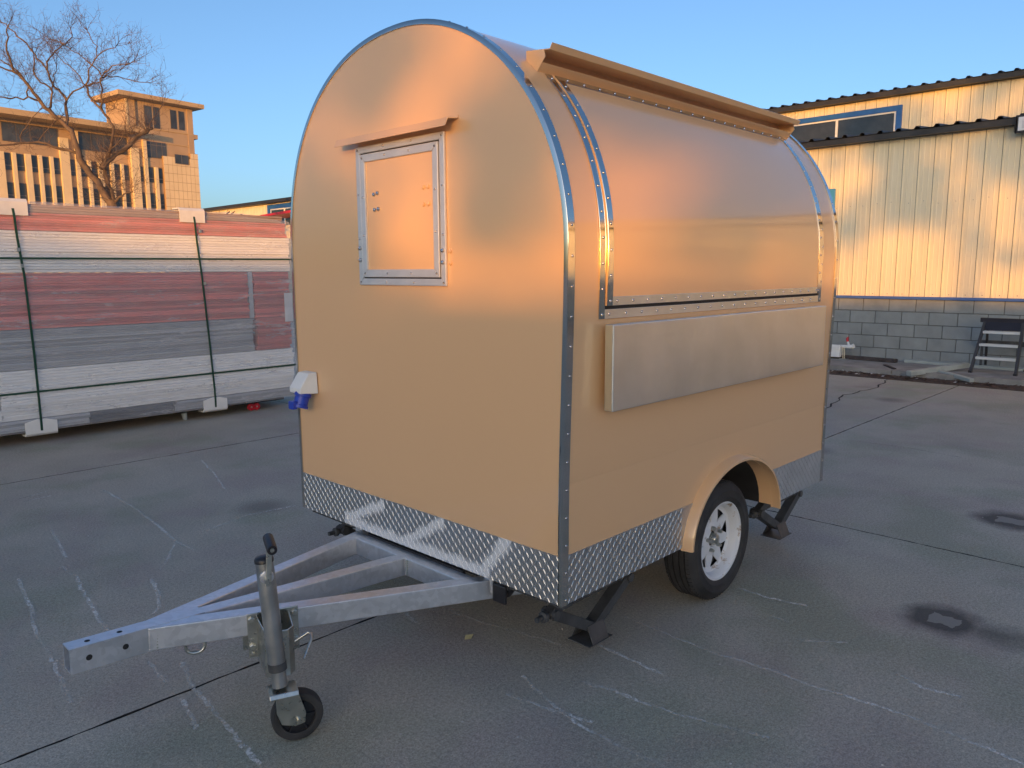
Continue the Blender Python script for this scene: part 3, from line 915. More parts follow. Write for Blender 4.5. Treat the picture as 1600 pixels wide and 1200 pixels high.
# --- diamond tread plate skirt
def tread(u0, u1, v0, v1, fn, off):
    """raised lozenges on a grid; fn(u, v, h) -> point"""
    m = MB()
    m.add([fn(u0, v0, off), fn(u1, v0, off), fn(u1, v1, off), fn(u0, v1, off), fn(u0, v0, 0.0), fn(u1, v0, 0.0), fn(u1, v1, 0.0), fn(u0, v1, 0.0)],
          [(0, 1, 2, 3), (0, 1, 5, 4), (1, 2, 6, 5), (2, 3, 7, 6), (3, 0, 4, 7)])
    pt = 0.0205
    ln, wd, hh = 0.0146, 0.0030, 0.0019
    nu, nv = int((u1 - u0) / pt) + 2, int((v1 - v0) / pt) + 2
    for i in range(nu):
        for j in range(nv):
            u, v = u0 + (i + 0.2) * pt, v0 + (j + 0.3) * pt
            sg = 1 if (i + j) % 2 == 0 else -1
            d = (math.cos(R(58)), math.sin(R(58)) * sg)
            n = (-d[1], d[0])
            if not (u0 < u < u1 and v0 < v < v1):
                continue
            def q(a, b, h):
                return fn(min(max(u + d[0] * a + n[0] * b, u0), u1), min(max(v + d[1] * a + n[1] * b, v0), v1), off + h)
            m.add([q(-ln, 0, 0), q(-ln * 0.3, wd, 0), q(ln * 0.3, wd, 0), q(ln, 0, 0), q(ln * 0.3, -wd, 0), q(-ln * 0.3, -wd, 0), q(-ln * 0.62, 0, hh), q(ln * 0.62, 0, hh)],
                  [(0, 1, 6), (1, 2, 7, 6), (2, 3, 7), (3, 4, 7), (4, 5, 6, 7), (5, 0, 6)])
    return m
TZ1 = G + 0.181
obj('tread_plate', tread(0.013, W - 0.013, G + 0.001, TZ1, lambda u, v, h: Vector((-h, u, v)), 0.003), 'tread_front', tr, kind='stuff')
obj('tread_plate', tread(0.0315, AX - AH - 0.02, G + 0.001, TZ1, lambda u, v, h: Vector((u, -h, v)), 0.003), 'tread', tr, kind='stuff')
obj('tread_plate', tread(AX + AH + 0.02, L - 0.0315, G + 0.001, TZ1, lambda u, v, h: Vector((u, -h, v)), 0.003), 'tread', tr, kind='stuff')
# curved ends of the plate against the fender
for sg in (-1, 1):
    m = MB()
    pts = []
    for k in range(13):
        z = G + 0.001 + (TZ1 - G - 0.001) * k / 12
        x = AX + sg * (AH + 0.022) * math.sqrt(max(0, 1 - ((z - G + 0.012) / (AV + 0.034)) ** 2))
        pts.append((x, -0.003, z))
    ex = AX + sg * (AH + 0.0205)
    pl = [(ex, -0.003, G + 0.001)] + pts + [(ex, -0.003, TZ1)]
    m.prism(pl, (0, 0.0025, 0))
    obj('tread_plate_end', m, 'tread', tr)

# --- power inlet on the left edge of the front
pin = obj('power_inlet', MB().prism([(-0.004, 1.520, 1.066), (-0.045, 1.525, 1.062), (-0.090, 1.532, 0.992), (-0.090, 1.532, 0.968), (-0.004, 1.512, 0.962)], (0, 0.098, 0)), 'white_plastic', tr, bevel=0.005)
pl = MB().lathe((-0.052, 1.568, 0.967), (-0.35, 0, -1), [(0.0001, 0), (0.040, 0), (0.040, 0.018), (0.034, 0.02), (0.034, 0.058), (0.039, 0.06), (0.039, 0.074), (0.0001, 0.074)], 20)
obj('inlet_socket', pl, 'blue_plastic', pin, smooth=40)
obj('inlet_latch', MB().box((-0.125, 1.548, 0.895), (-0.095, 1.588, 0.935)), 'blue_plastic', pin, bevel=0.006)

# --- road wheels
def wheel(yc, side):
    c = (WX, yc, WZ)
    ax = (0, -side, 0)
    h = 0.082
    t = MB()
    prof = [(0.183, h * 0.86), (0.192, h * 0.95), (0.206, h * 1.02), (0.208, h * 1.035), (0.212, h * 1.035), (0.214, h * 1.03), (0.236, h * 1.03), (0.238, h * 1.045), (0.241, h * 1.045), (0.243, h * 1.02), (0.262, h * 0.92), (0.272, h * 0.80), (0.2775, h * 0.70)]
    grooves = []
    for a in (-0.045, -0.016, 0.016, 0.045):
        grooves.append(a)
    tread_p = []
    for a in sorted(grooves, reverse=True):
        tread_p += [(0.281, a + 0.0045), (0.272, a + 0.0035), (0.272, a - 0.0035), (0.281, a - 0.0045)]
    prof = prof + tread_p + [(r, -q) for r, q in prof[::-1]]
    t.lathe(c, ax, prof, 72)
    wh = obj('tyre', t, 'rubber', tr, smooth=32)
    # shoulder sipes
    s = MB()
    for k in range(72):
        th = 2 * math.pi * k / 72
        dx, dz = math.cos(th), math.sin(th)
        for sg in (-1, 1):
            p = Vector((WX + dx * 0.2755, yc + sg * h * 0.76, WZ + dz * 0.2755))
            q = Vector((WX + dx * 0.2825, yc + sg * h * 0.585, WZ + dz * 0.2825))
            s.bar(p, q, 0.011, 0.004, (dx, 0, dz))
    obj('tread_blocks', s, 'rubber', wh, kind='stuff')
    r = MB()
    f = h * 0.90
    r.lathe(c, ax, [(0.186, f), (0.1895, f - 0.002), (0.190, f - 0.010), (0.181, f - 0.012), (0.178, f - 0.006), (0.172, f - 0.010), (0.165, f - 0.020), (0.160, f - 0.046), (0.152, f - 0.052), (0.140, f - 0.0535)], 56)
    r.lathe(c, ax, [(0.186, f), (0.180, f - 0.001), (0.178, f - 0.006)], 56)
    rim = obj('rim', r, 'wheel_white', tr, smooth=35)
    sp = MB()
    n = 8
    for k in range(n):
        a0 = 2 * math.pi * (k + 0.5) / n + 0.2
        # wedge between two triangular windows: wide at the hub, narrow at the outer ring
        pts = []
        for rr, da in ((0.078, 0.5 * 2 * math.pi / n), (0.100, 0.40 * 2 * math.pi / n), (0.142, 0.17 * 2 * math.pi / n)):
            pts.append((rr, da))
        ring = [(rr, a0 - da) for rr, da in pts] + [(rr, a0 + da) for rr, da in pts[::-1]]
        poly = [Vector(c) + Vector((rr * math.cos(a), -side * (f - 0.052), rr * math.sin(a))) for rr, a in ring]
        sp.prism(poly, (0, side * 0.006, 0))
    sp.lathe(c, ax, [(0.080, f - 0.058), (0.080, f - 0.052), (0.060, f - 0.046), (0.040, f - 0.046), (0.036, f - 0.058)], 40)
    obj('spoke_disc', sp, 'wheel_white', rim, smooth=30)
    hb = MB().lathe(c, ax, [(0.150, f - 0.075), (0.0001, f - 0.075)], 32)
    obj('brake_drum', hb, 'black_steel', rim)
    hc = MB().lathe(c, ax, [(0.028, f - 0.06), (0.027, f - 0.034), (0.022, f - 0.024), (0.010, f - 0.020), (0.0001, f - 0.0195)], 24)
    obj('hub_cap', hc, 'zinc', rim, smooth=40)
    for k in range(5):
        a = 2 * math.pi * k / 5 + 0.5
        p = (WX + 0.055 * math.cos(a), yc, WZ + 0.055 * math.sin(a))
        ln = MB().lathe(p, ax, [(0.010, f - 0.05), (0.010, f - 0.032), (0.006, f - 0.024), (0.0001, f - 0.022)], 6)
        obj('lug_nut', ln, 'zinc', rim, smooth=30)
wheel(0.105, 1)
wheel(W - 0.105, -1)
obj('axle', MB().box((WX - 0.025, 0.17, WZ - 0.025), (WX + 0.025, W - 0.17, WZ + 0.025)), 'black_steel', tr)

# --- chassis under the floor
for yy in (0.40, 1.27):
    obj('chassis_beam', MB().box((0.03, yy - 0.025, G - 0.075), (L - 0.03, yy + 0.025, G + 0.002)), 'galv', tr)
obj('chassis_beam', MB().box((0.035, 0.02, G - 0.03), (0.085, W - 0.02, G + 0.001)), 'black_steel', tr)

# --- drawbar: welded square tubes
def ztop(x):
    return 0.345 - 0.046 * x
def rail(p, q, wid, name, hgt=0.078, z_off=0.0):
    a = Vector((p[0], p[1], ztop(p[0]) - hgt / 2 + z_off))
    b = Vector((q[0], q[1], ztop(q[0]) - hgt / 2 + z_off))
    return obj(name, MB().bar(a, b, wid, hgt), 'galv', draw, bevel=0.004, bseg=3)
draw = thing('drawbar', (-0.6, 0.85, 0.3), None, None)
draw.parent = tr
draw.location = Vector((-0.6, 0.85, 0.3)) - WP[tr.name]
TIPY = 0.862
# tip: open-ended tube with bolt holes
def open_tube(x0, x1, y, w, h, t):
    m = MB()
    def ring(x, ww, hh, zc):
        return [(x, y - ww / 2, zc - hh / 2), (x, y + ww / 2, zc - hh / 2), (x, y + ww / 2, zc + hh / 2), (x, y - ww / 2, zc + hh / 2)]
    z0, z1 = ztop(x0) - h / 2, ztop(x1) - h / 2
    m.sweep([ring(x1, w, h, z1), ring(x0, w, h, z0), ring(x0, w - 2 * t, h - 2 * t, z0), ring(x1, w - 2 * t, h - 2 * t, z1)], caps=False)
    return m
tip = obj('tip_tube', open_tube(-1.325, -0.905, TIPY, 0.062, 0.081, 0.004), 'galv', draw)
for x in (-1.265, -1.170):
    zt_ = ztop(x)
    obj('bolt_hole', MB().lathe((x, TIPY, zt_ + 0.0006), (0.04, 0, 1), [(0.0085, 0), (0.0001, 0.0002)], 14), 'dark', draw)
for x in (-1.272, -1.165):
    obj('bolt_hole', MB().lathe((x, TIPY - 0.0315, ztop(x) - 0.041), (0, -1, 0), [(0.0095, 0), (0.0001, 0.0002)], 14), 'dark', draw)
rail((-1.085, TIPY - 0.004), (0.30, 0.317), 0.060, 'side_rail', z_off=-0.0015)
rail((-1.085, TIPY + 0.004), (0.30, 1.317), 0.060, 'side_rail', z_off=-0.0015)
rail((-0.92, TIPY), (-0.045, 0.845), 0.060, 'centre_rail', z_off=-0.003)
cb = obj('cross_bar', MB().box((-0.055, 0.44, 0.267), (0.003, 1.222, 0.3445)), 'galv', draw, bevel=0.004)
obj('gap_shadow_bar', MB().box((0.003, 0.52, 0.30), (0.02, 1.16, 0.352)), 'dark', draw).name = 'gap_shade_bar'  # dark bar standing in for the shade between cross bar and body
# weld beads
wb = MB()
for (p, q) in (((-1.072, 0.8245, 0.318), (-1.066, 0.8245, 0.388)), ((-0.058, 1.185, 0.272), (-0.058, 1.185, 0.34)), ((-0.058, 0.80, 0.272), (-0.058, 0.80, 0.34))):
    p, q = Vector(p), Vector(q)
    pts = [p.lerp(q, k / 14) for k in range(15)]
    wb.tube(pts, [0.0035 + 0.002 * (k % 2) for k in range(15)], 6)
obj('weld_bead', wb, 'beam', draw, smooth=60)
# chain loop under the right rail
rd = Vector((1.135, -0.437, 0)).normalized()
rn = Vector((rd.y, -rd.x, 0))
def on_rail(x):
    t = (x + 1.085) / 1.135
    return Vector((x, TIPY - 0.004 + (0.425 - TIPY + 0.004) * t, 0))
lp = MB()
c0 = on_rail(-0.955) + rn * 0.026
pts = []
for k in range(13):
    a = math.pi * k / 12
    pts.append(c0 + rd * (-0.030 * math.cos(a)) + Vector((0, 0, ztop(-0.955) - 0.078 - 0.034 * math.sin(a) ** 0.6)))
lp.tube(pts, 0.006, 8)
obj('chain_loop', lp, 'zinc', draw, smooth=60)

# --- jockey wheel with its clamp
jw = thing('jockey_wheel', (-0.78, 0.60, 0), None, None)
jw.parent = tr
jw.location = Vector((-0.78, 0.60, 0)) - WP[tr.name]
xa, xb = -0.800, -0.640
pa, pb = on_rail(xa) + rn * 0.031, on_rail(xb) + rn * 0.031
zt_ = ztop(-0.72)
pl = MB().prism([pa + Vector((0, 0, zt_ + 0.004)), pb + Vector((0, 0, zt_ + 0.004)), pb + Vector((0, 0, zt_ - 0.155)), pa + Vector((0, 0, zt_ - 0.155))], rn * 0.005)
obj('clamp_plate', pl, 'zinc', jw, bevel=0.003)
pl = MB().prism([pa - rd * 0.012 + rn * -0.068 + Vector((0, 0, zt_ - 0.10)), pb - rd * 0.0 + rn * -0.068 + Vector((0, 0, zt_ - 0.10)), pb + rn * -0.068 + Vector((0, 0, zt_ - 0.155)), pa - rd * 0.012 + rn * -0.068 + Vector((0, 0, zt_ - 0.155))], rn * 0.004)
obj('clamp_plate', pl, 'zinc', jw)
TT, TB = Vector((-0.820, 0.558, 0.622)), Vector((-0.806, 0.524, 0.196))
td = (TB - TT).normalized()
# folded channel between plate and tube
mid = (pa + pb) / 2
ch = MB()
def chp(u, v, z):
    return mid + rd * u + rn * v + Vector((0, 0, z))
secs = []
for z in (zt_ - 0.17, zt_ - 0.01):
    secs.append([chp(-0.055, 0.006, z), chp(-0.046, 0.125, z), chp(-0.020, 0.150, z), chp(0.030, 0.150, z), chp(0.050, 0.125, z), chp(0.055, 0.006, z),
                 chp(0.051, 0.006, z), chp(0.046, 0.124, z), chp(0.028, 0.145, z), chp(-0.019, 0.145, z), chp(-0.042, 0.124, z), chp(-0.051, 0.006, z)])
ch.sweep(secs)
obj('clamp_channel', ch, 'zinc', jw, bevel=0.001)
for u, z in ((-0.072, -0.018), (0.072, -0.018), (-0.072, -0.115), (0.072, -0.115)):
    obj('clamp_bolt', MB().lathe(chp(u, 0.006, zt_ + z), rn, [(0.012, 0), (0.012, 0.007), (0.009, 0.009), (0.0001, 0.0095)], 6), 'zinc', jw)
for u, z in ((-0.030, -0.060), (-0.030, -0.085), (-0.072, -0.142), (-0.072, -0.09)):
    obj('clamp_bolt', MB().lathe(chp(u, 0.151 if u > -0.05 else 0.006, zt_ + z), rn, [(0.007, 0), (0.007, 0.004), (0.0001, 0.005)], 8), 'zinc', jw)
# bent locking lever
c0 = chp(0.050, 0.14, zt_ - 0.06)
obj('locking_lever', MB().tube([c0, c0 + rd * 0.045 + Vector((0, 0, 0.022)), c0 + rd * 0.055 + rn * 0.006 + Vector((0, 0, 0.018)), c0 + rd * 0.050 + rn * 0.020 + Vector((0, 0, 0.004)), c0 + rd * 0.018 + rn * 0.055 + Vector((0, 0, -0.040))], 0.0055, 8), 'zinc', jw, smooth=60)
tube_ = MB().tube([TT, TT + td * 0.36], 0.0285, 28)
obj('outer_tube', tube_, 'tube_steel', jw, smooth=40)
obj('tube_collar', MB().tube([TT + td * 0.345, TT + td * 0.372], 0.0297, 28), 'black_steel', jw, smooth=40)
obj('inner_tube', MB().tube([TT + td * 0.36, TB], 0.0245, 24), 'tube_steel', jw, smooth=40)
cap = MB().lathe(TT, -td, [(0.0305, -0.006), (0.0305, 0.004), (0.026, 0.011), (0.010, 0.015), (0.0001, 0.0155)], 24)
obj('tube_cap', cap, 'black_plastic', jw, smooth=45)
# crank: short axle on the camera side, arm up, grip
out = Vector((-0.36, -0.92, -0.10)).normalized()
c1 = TT + td * 0.045 + out * 0.026
obj('crank_axle', MB().tube([c1 - out * 0.01, c1 + out * 0.034], 0.010, 10), 'zinc', jw, smooth=50)
a0 = c1 + out * 0.030 + Vector((0, 0, -0.016))
a1 = c1 + out * 0.034 + Vector((0.012, 0.004, 0.115))
obj('crank_arm', MB().bar(a0, a1, 0.018, 0.007, out), 'zinc', jw, bevel=0.002)
g0 = a1 - out * 0.026 + Vector((0, 0, 0.016))
g1 = g0 + (out * 0.10)
grip = MB().lathe(g0, g1 - g0, [(0.0001, 0), (0.013, 0), (0.0165, 0.004), (0.0165, 0.092), (0.015, 0.100), (0.009, 0.100), (0.009, 0.096), (0.0001, 0.096)], 20)
gr = obj('crank_grip', grip, 'black_plastic', jw, smooth=40)
obj('grip_pin', MB().lathe(g0, g1 - g0, [(0.0065, 0.095), (0.0065, 0.1005), (0.0001, 0.1015)], 12), 'zinc', gr, smooth=40)
obj('crank_housing', MB().lathe(c1 - out * 0.028, out, [(0.0001, 0.0), (0.022, 0.0), (0.022, 0.032), (0.018, 0.034), (0.0001, 0.034)], 16), 'galv', jw, smooth=40)
# castor
wdir = Vector((0.93, -0.37, 0)).normalized()
waxis = Vector((-wdir.y, wdir.x, 0))
wc = Vector((TB.x, TB.y, 0)) + wdir * 0.050
wc.z = 0.084
fk = MB()
fp = Vector((TB.x, TB.y, 0.186)) + wdir * 0.008
def fpt(u, v, z):
    return Vector((fp.x, fp.y, 0)) + wdir * u + waxis * v + Vector((0, 0, z))
fk.sweep([[fpt(u, -0.044, 0.172), fpt(u, -0.036, 0.186), fpt(u, 0.036, 0.186), fpt(u, 0.044, 0.172), fpt(u, 0.040, 0.170), fpt(u, 0.034, 0.182), fpt(u, -0.034, 0.182), fpt(u, -0.040, 0.170)] for u in (-0.046, 0.046)])
fork = obj('castor_fork', fk, 'zinc', jw, bevel=0.002)
for v in (-0.040, 0.036):
    pl = [fpt(-0.028, v, 0.174), fpt(0.046, v, 0.174), fpt(0.066, v, 0.105), fpt(0.062, v, 0.070), fpt(0.030, v, 0.064), fpt(-0.012, v, 0.078), fpt(-0.026, v, 0.12)]
    obj('fork_side', MB().prism(pl, waxis * 0.004), 'zinc', fork, bevel=0.002)
wh = MB().lathe(wc, waxis, [(0.057, -0.022), (0.068, -0.026), (0.080, -0.024), (0.084, -0.014), (0.084, 0.014), (0.080, 0.024), (0.068, 0.026), (0.057, 0.022)], 40, closed=True)
obj('castor_tyre', wh, 'rubber', jw, smooth=40)
hbm = MB().lathe(wc, waxis, [(0.0001, -0.010), (0.057, -0.010), (0.057, 0.010), (0.0001, 0.010)], 32)
hbm.lathe(wc, waxis, [(0.0001, -0.030), (0.017, -0.030), (0.017, 0.030), (0.0001, 0.030)], 16)
for k in range(6):
    a = 2 * math.pi * k / 6
    d = wdir * math.cos(a) + Vector((0, 0, math.sin(a)))
    hbm.bar(wc + d * 0.012, wc + d * 0.058, 0.036, 0.006, d.cross(waxis))
obj('castor_hub', hbm, 'black_plastic', jw)
obj('castor_axle', MB().tube([wc - waxis * 0.052, wc + waxis * 0.052], 0.008, 8), 'zinc', jw, smooth=50)

# --- seven pin plug hanging under the front skirt
pg = MB().lathe((0.055, 0.33, 0.325), (-0.75, -0.1, -0.35), [(0.0001, -0.035), (0.022, -0.035), (0.026, -0.02), (0.038, -0.016), (0.038, 0.018), (0.033, 0.024), (0.0001, 0.024)], 20)
pgo = obj('plug_socket', pg, 'black_plastic', tr, smooth=40)
obj('plug_lid', MB().box((0.015, 0.295, 0.27), (0.03, 0.365, 0.345)), 'black_plastic', pgo, bevel=0.006)
obj('plug_cable', MB().tube([(0.09, 0.33, 0.34), (0.14, 0.36, 0.345), (0.2, 0.42, 0.35)], 0.006, 6), 'black_plastic', pgo, smooth=60)

# --- scissor corner jacks
def jack(x0, y0, flip=False):
    j = thing('corner_jack', (x0, y0, 0), None, None)
    j.parent = tr
    j.location = Vector((x0, y0, 0)) - WP[tr.name]
    def q(u, v, z):
        return Vector((x0 + u, y0 + v, z))
    pl, pr, top, bot = 0.250, 0.255, 0.360, 0.128
    xl, xr = -0.245, 0.235
    base = MB()
    base.sweep([[q(u, -0.056, 0.068), q(u, -0.026, 0.136), q(u, 0.026, 0.136), q(u, 0.056, 0.068), q(u, 0.052, 0.068), q(u, 0.022, 0.132), q(u, -0.022, 0.132), q(u, -0.052, 0.068)] for u in (-0.052, 0.052)])
    base.add([q(-0.075, -0.058, 0.068), q(0.075, -0.058, 0.068), q(0.075, 0.058, 0.068), q(-0.075, 0.058, 0.068), q(-0.075, -0.058, 0.064), q(0.075, -0.058, 0.064), q(0.075, 0.058, 0.064), q(-0.075, 0.058, 0.064)], [(0, 1, 2, 3), (4, 7, 6, 5), (0, 4, 5, 1), (1, 5, 6, 2), (2, 6, 7, 3), (3, 7, 4, 0)])
    obj('foot', base, 'black_steel', j, bevel=0.002)
    def arm(p, qq, w, name):
        m = MB()
        p, qq = Vector(p), Vector(qq)
        d = (qq - p).normalized()
        s = Vector((0, 1, 0))
        u = s.cross(d)
        hh = 0.021
        pr_ = [(-w, -hh), (-w, hh), (-w + 0.004, hh), (-w + 0.004, -hh + 0.004), (w - 0.004, -hh + 0.004), (w - 0.004, hh), (w, hh), (w, -hh)]
        m.sweep([[c + s * a + u * b for a, b in pr_] for c in (p - d * 0.015, qq + d * 0.015)])
        obj(name, m, 'black_steel', j, bevel=0.001)
    arm(q(-0.03, 0, bot), q(xl, 0, pl), 0.024, 'arm')
    arm(q(0.03, 0, bot), q(xr, 0, pr), 0.024, 'arm')
    arm(q(xl, 0, pl), q(-0.03, 0, top - 0.02), 0.018, 'arm')
    arm(q(xr, 0, pr), q(0.03, 0, top - 0.02), 0.018, 'arm')
    obj('top_channel', MB().box(q(-0.07, -0.035, top - 0.03), q(0.07, 0.035, top + 0.008)), 'black_steel', j, bevel=0.003)
    obj('screw', MB().tube([q(xl - 0.06, 0, pl - 0.002), q(xr + 0.03, 0, pr)], 0.008, 8), 'black_steel', j, smooth=50)
    kn = MB().lathe(q(xl - 0.05, 0, pl - 0.002), (1, 0, 0), [(0.0001, -0.03), (0.011, -0.03), (0.011, 0.0), (0.022, 0.004), (0.022, 0.018), (0.014, 0.022), (0.014, 0.04)], 12)
    obj('screw_head', kn, 'black_steel', j, smooth=40)
    for xx, zz in ((xl, pl), (xr, pr)):
        obj('trunnion', MB().tube([q(xx, -0.034, zz), q(xx, 0.034, zz)], 0.019, 14), 'black_steel', j, smooth=40)
jack(0.365, 0.155)
jack(2.045, 0.155)
jack(0.365, W - 0.155)
jack(2.045, W - 0.155)

# ================================================================== wrapped panel stack (left)
sx0, sx1, sy0, sy1 = -2.6, 2.60, 6.20, 7.40
st = thing('panel_stack', (0.0, 6.8, 0), 'long film-wrapped stack of red, white and grey building panels bound with green straps', 'panel stack')
def layers(z0, z1, n, mat, x0, x1, name, joints=()):
    h = (z1 - z0) / n
    cuts = [x0] + list(joints) + [x1]
    for a, b in zip(cuts[:-1], cuts[1:]):
        src = None
        for k in range(n):
            zc = z0 + (k + 0.5) * h
            jx, jy = rnd.uniform(-0.014, 0.014), rnd.uniform(-0.010, 0.010)
            if src is None:
                m = MB().box((a + 0.004, sy0 + 0.012, zc - h * 0.47), (b - 0.004, sy1, zc + h * 0.47))
                src = obj(name, m, mat, st, bevel=min(0.003, h * 0.2), bseg=1)
                base = WP[src.name].copy()
                loc = base + Vector((jx, jy, 0))
                src.location = loc - WP[st.name]
            else:
                o = instance(src, (base.x + jx, base.y + jy, zc), st)
sl = 0.0
layers(0.125, 0.225, 4, 'sheet_grey', sx0, sx1, 'grey_panel', (0.42, 1.22))
for o in st.children:
    if o.name.startswith('grey_panel') and 0.42 < o.location.x + WP[st.name].x < 1.22:
        o.data.materials[0] = M['sheet_slate']
layers(0.230, 0.675, 17, 'sheet_white', sx0, sx1, 'white_panel', (-0.29,))
layers(0.680, 1.035, 17, 'sheet_grey', sx0, 2.13, 'grey_panel')
layers(0.680, 1.035, 17, 'sheet_red', 2.16, sx1 - 0.02, 'red_panel')
layers(1.040, 1.535, 21, 'sheet_red', sx0, 2.09, 'red_panel')
layers(1.040, 1.535, 21, 'sheet_red', 2.15, sx1 - 0.02, 'red_panel')
obj('grey_spacer', MB().box((2.095, sy0 + 0.02, 1.04), (2.145, sy1, 1.535)), 'sheet_grey', st)
layers(1.540, 1.905, 14, 'sheet_white', sx0, sx1, 'white_panel')
layers(1.910, 2.065, 7, 'sheet_red', sx0, sx1 - 0.03, 'red_panel')
layers(2.068, 2.140, 3, 'sheet_tan', sx0, sx1 - 0.06, 'tan_panel')
# stretch film round the whole bundle: a thin rounded skin with sagging folds
fm = MB()
secs = []
nx = 60
prof = []
def film_prof(x, end):
    zc = 2.158 + 0.006 * math.sin(x * 3.1) + 0.004 * math.sin(x * 7.7)
    if x > 1.9: zc -= 0.07 * ((x - 1.9) / 0.7) ** 2
    y = sy0 - 0.004
    return [(y, 0.113), (y - 0.003, 0.6), (y - 0.002, 1.3), (y - 0.002, 1.9), (y + 0.002, zc - 0.05), (y + 0.02, zc - 0.015), (y + 0.06, zc), (6.8, zc + 0.003), (sy1 - 0.02, zc), (sy1 + 0.01, zc - 0.05), (sy1 + 0.012, 0.113)]
for i in range(nx + 1):
    x = sx0 - 0.01 + (sx1 - sx0 + 0.03) * i / nx
    secs.append([(x, y, z) for y, z in film_prof(x, False)])
fm.sweep(secs, closed_sec=False)
nb = len(secs[-1])
fm.add(secs[-1], [tuple(range(nb))])
obj('stretch_film', fm, 'film', st, smooth=50)
# green straps and foam corner pads
def strap(name, pts, w, axis):
    m = MB()
    vs, fs = [], []
    a = Vector(axis) * w / 2
    for p in pts:
        vs += [Vector(p) - a, Vector(p) + a]
    for i in range(len(pts) - 1):
        fs.append((2 * i, 2 * i + 1, 2 * i + 3, 2 * i + 2))
    m.add(vs, fs)
    o = obj(name, m, 'strap', st)
    sd_ = o.modifiers.new('solid', 'SOLIDIFY'); sd_.thickness = 0.0015
    return o
for xt, xm, xb in ((-0.075, -0.02, 0.0), (1.515, 1.575, 1.635)):
    strap('strap', [(xt, 7.3, 2.19), (xt, 6.3, 2.185), (xt + 0.005, 6.225, 2.172), (xt + 0.012, 6.186, 2.13), (xt + 0.02, 6.180, 2.02), ((xt + xm) / 2, 6.187, 1.85), (xm, 6.187, 1.5), ((xm + xb) / 2 + 0.008, 6.187, 0.8), (xb, 6.186, 0.3), (xb, 6.182, 0.17), (xb, 6.186, 0.10), (xb, 6.23, 0.075), (xb, 6.6, 0.072)], 0.020, (1, 0, 0))
    pad = MB()
    w = 0.13
    pad.sweep([[(x, 6.35, 2.166), (x, 6.215, 2.166), (x, 6.193, 2.145), (x, 6.190, 2.035), (x, 6.184, 2.035), (x, 6.184, 2.152), (x, 6.208, 2.180), (x, 6.35, 2.180)] for x in (xt - w, xt + w)])
    obj('foam_pad', pad, 'foam', st, bevel=0.002, label='white foam pad under the green strap on the top edge')
    pad = MB()
    pad.sweep([[(x, 6.193, 0.225 if abs(x - xb) < 0.08 else 0.20), (x, 6.193, 0.10), (x, 6.215, 0.083), (x, 6.33, 0.083), (x, 6.33, 0.074), (x, 6.205, 0.074), (x, 6.185, 0.094), (x, 6.185, 0.225 if abs(x - xb) < 0.08 else 0.20)] for x in (xb - 0.13, xb - 0.03, xb + 0.03, xb + 0.13)])
    obj('foam_pad', pad, 'foam', st, bevel=0.002, label='white foam pad under the green strap on the bottom edge')
for z in (1.665, 0.475):
    strap('strap', [(sx0, 6.1895, z - 0.01), (-0.2, 6.1885, z), (1.2, 6.1885, z + 0.004), (sx1 - 0.02, 6.189, z + 0.008), (sx1 + 0.014, 6.2, z + 0.008), (sx1 + 0.026, 6.24, z + 0.008), (sx1 + 0.026, 7.38, z)], 0.018, (0, 0, 1))
obj('paper_label', MB().box((2.50, 6.190, 0.98), (2.60, 6.1925, 1.30)), 'label', st)
for (x, z) in ((-0.048, 1.74), (-0.03, 1.60), (1.585, 1.95), (1.60, 1.42)):
    obj('strap_buckle', MB().box((x - 0.014, 6.181, z - 0.016), (x + 0.014, 6.186, z + 0.016)), 'zinc', st, bevel=0.002)
# legs and timber below
for x in (-1.6, 1.365):
    for y in (6.33, 7.25):
        lg = MB().tube([(x, y, 0.0), (x - 0.01, y, 0.075)], [0.022, 0.03], 10)
        obj('prop_leg', lg, 'beam', st, smooth=40)
obj('bearer', MB().box((-2.4, 6.42, 0.074), (1.9, 6.52, 0.112)), 'rusty', st)
obj('bearer', MB().box((-2.4, 7.1, 0.074), (1.9, 7.2, 0.112)), 'rusty', st)
# red castor dolly pushed under the right end
dl = thing('wheel_dolly', (2.18, 6.5, 0), 'black dolly on small red wheels pushed under the right end of the panel stack', 'dolly')
obj('deck', MB().box((2.04, 6.30, 0.082), (2.50, 6.95, 0.110)), 'dark', dl, bevel=0.003)
for x, y in ((2.10, 6.325), (2.165, 6.325), (2.40, 6.90), (2.10, 6.90)):
    w_ = obj('castor_wheel', MB().lathe((x, y, 0.040), (0, 1, 0), [(0.0001, -0.012), (0.012, -0.012), (0.014, -0.016), (0.036, -0.016), (0.040, -0.012), (0.040, 0.012), (0.036, 0.016), (0.0001, 0.016)], 20), 'red', dl, smooth=35)
    obj('wheel_bolt', MB().lathe((x, y, 0.040), (0, -1, 0), [(0.009, 0.012), (0.009, 0.02), (0.0001, 0.021)], 10), 'zinc', w_)

# ================================================================== warehouse (right)
WXF = 11.16
wh = thing('warehouse', (11.4, -8.0, 0), 'cream sheet-clad warehouse on a grey block base with charcoal lean-to roof', 'warehouse')
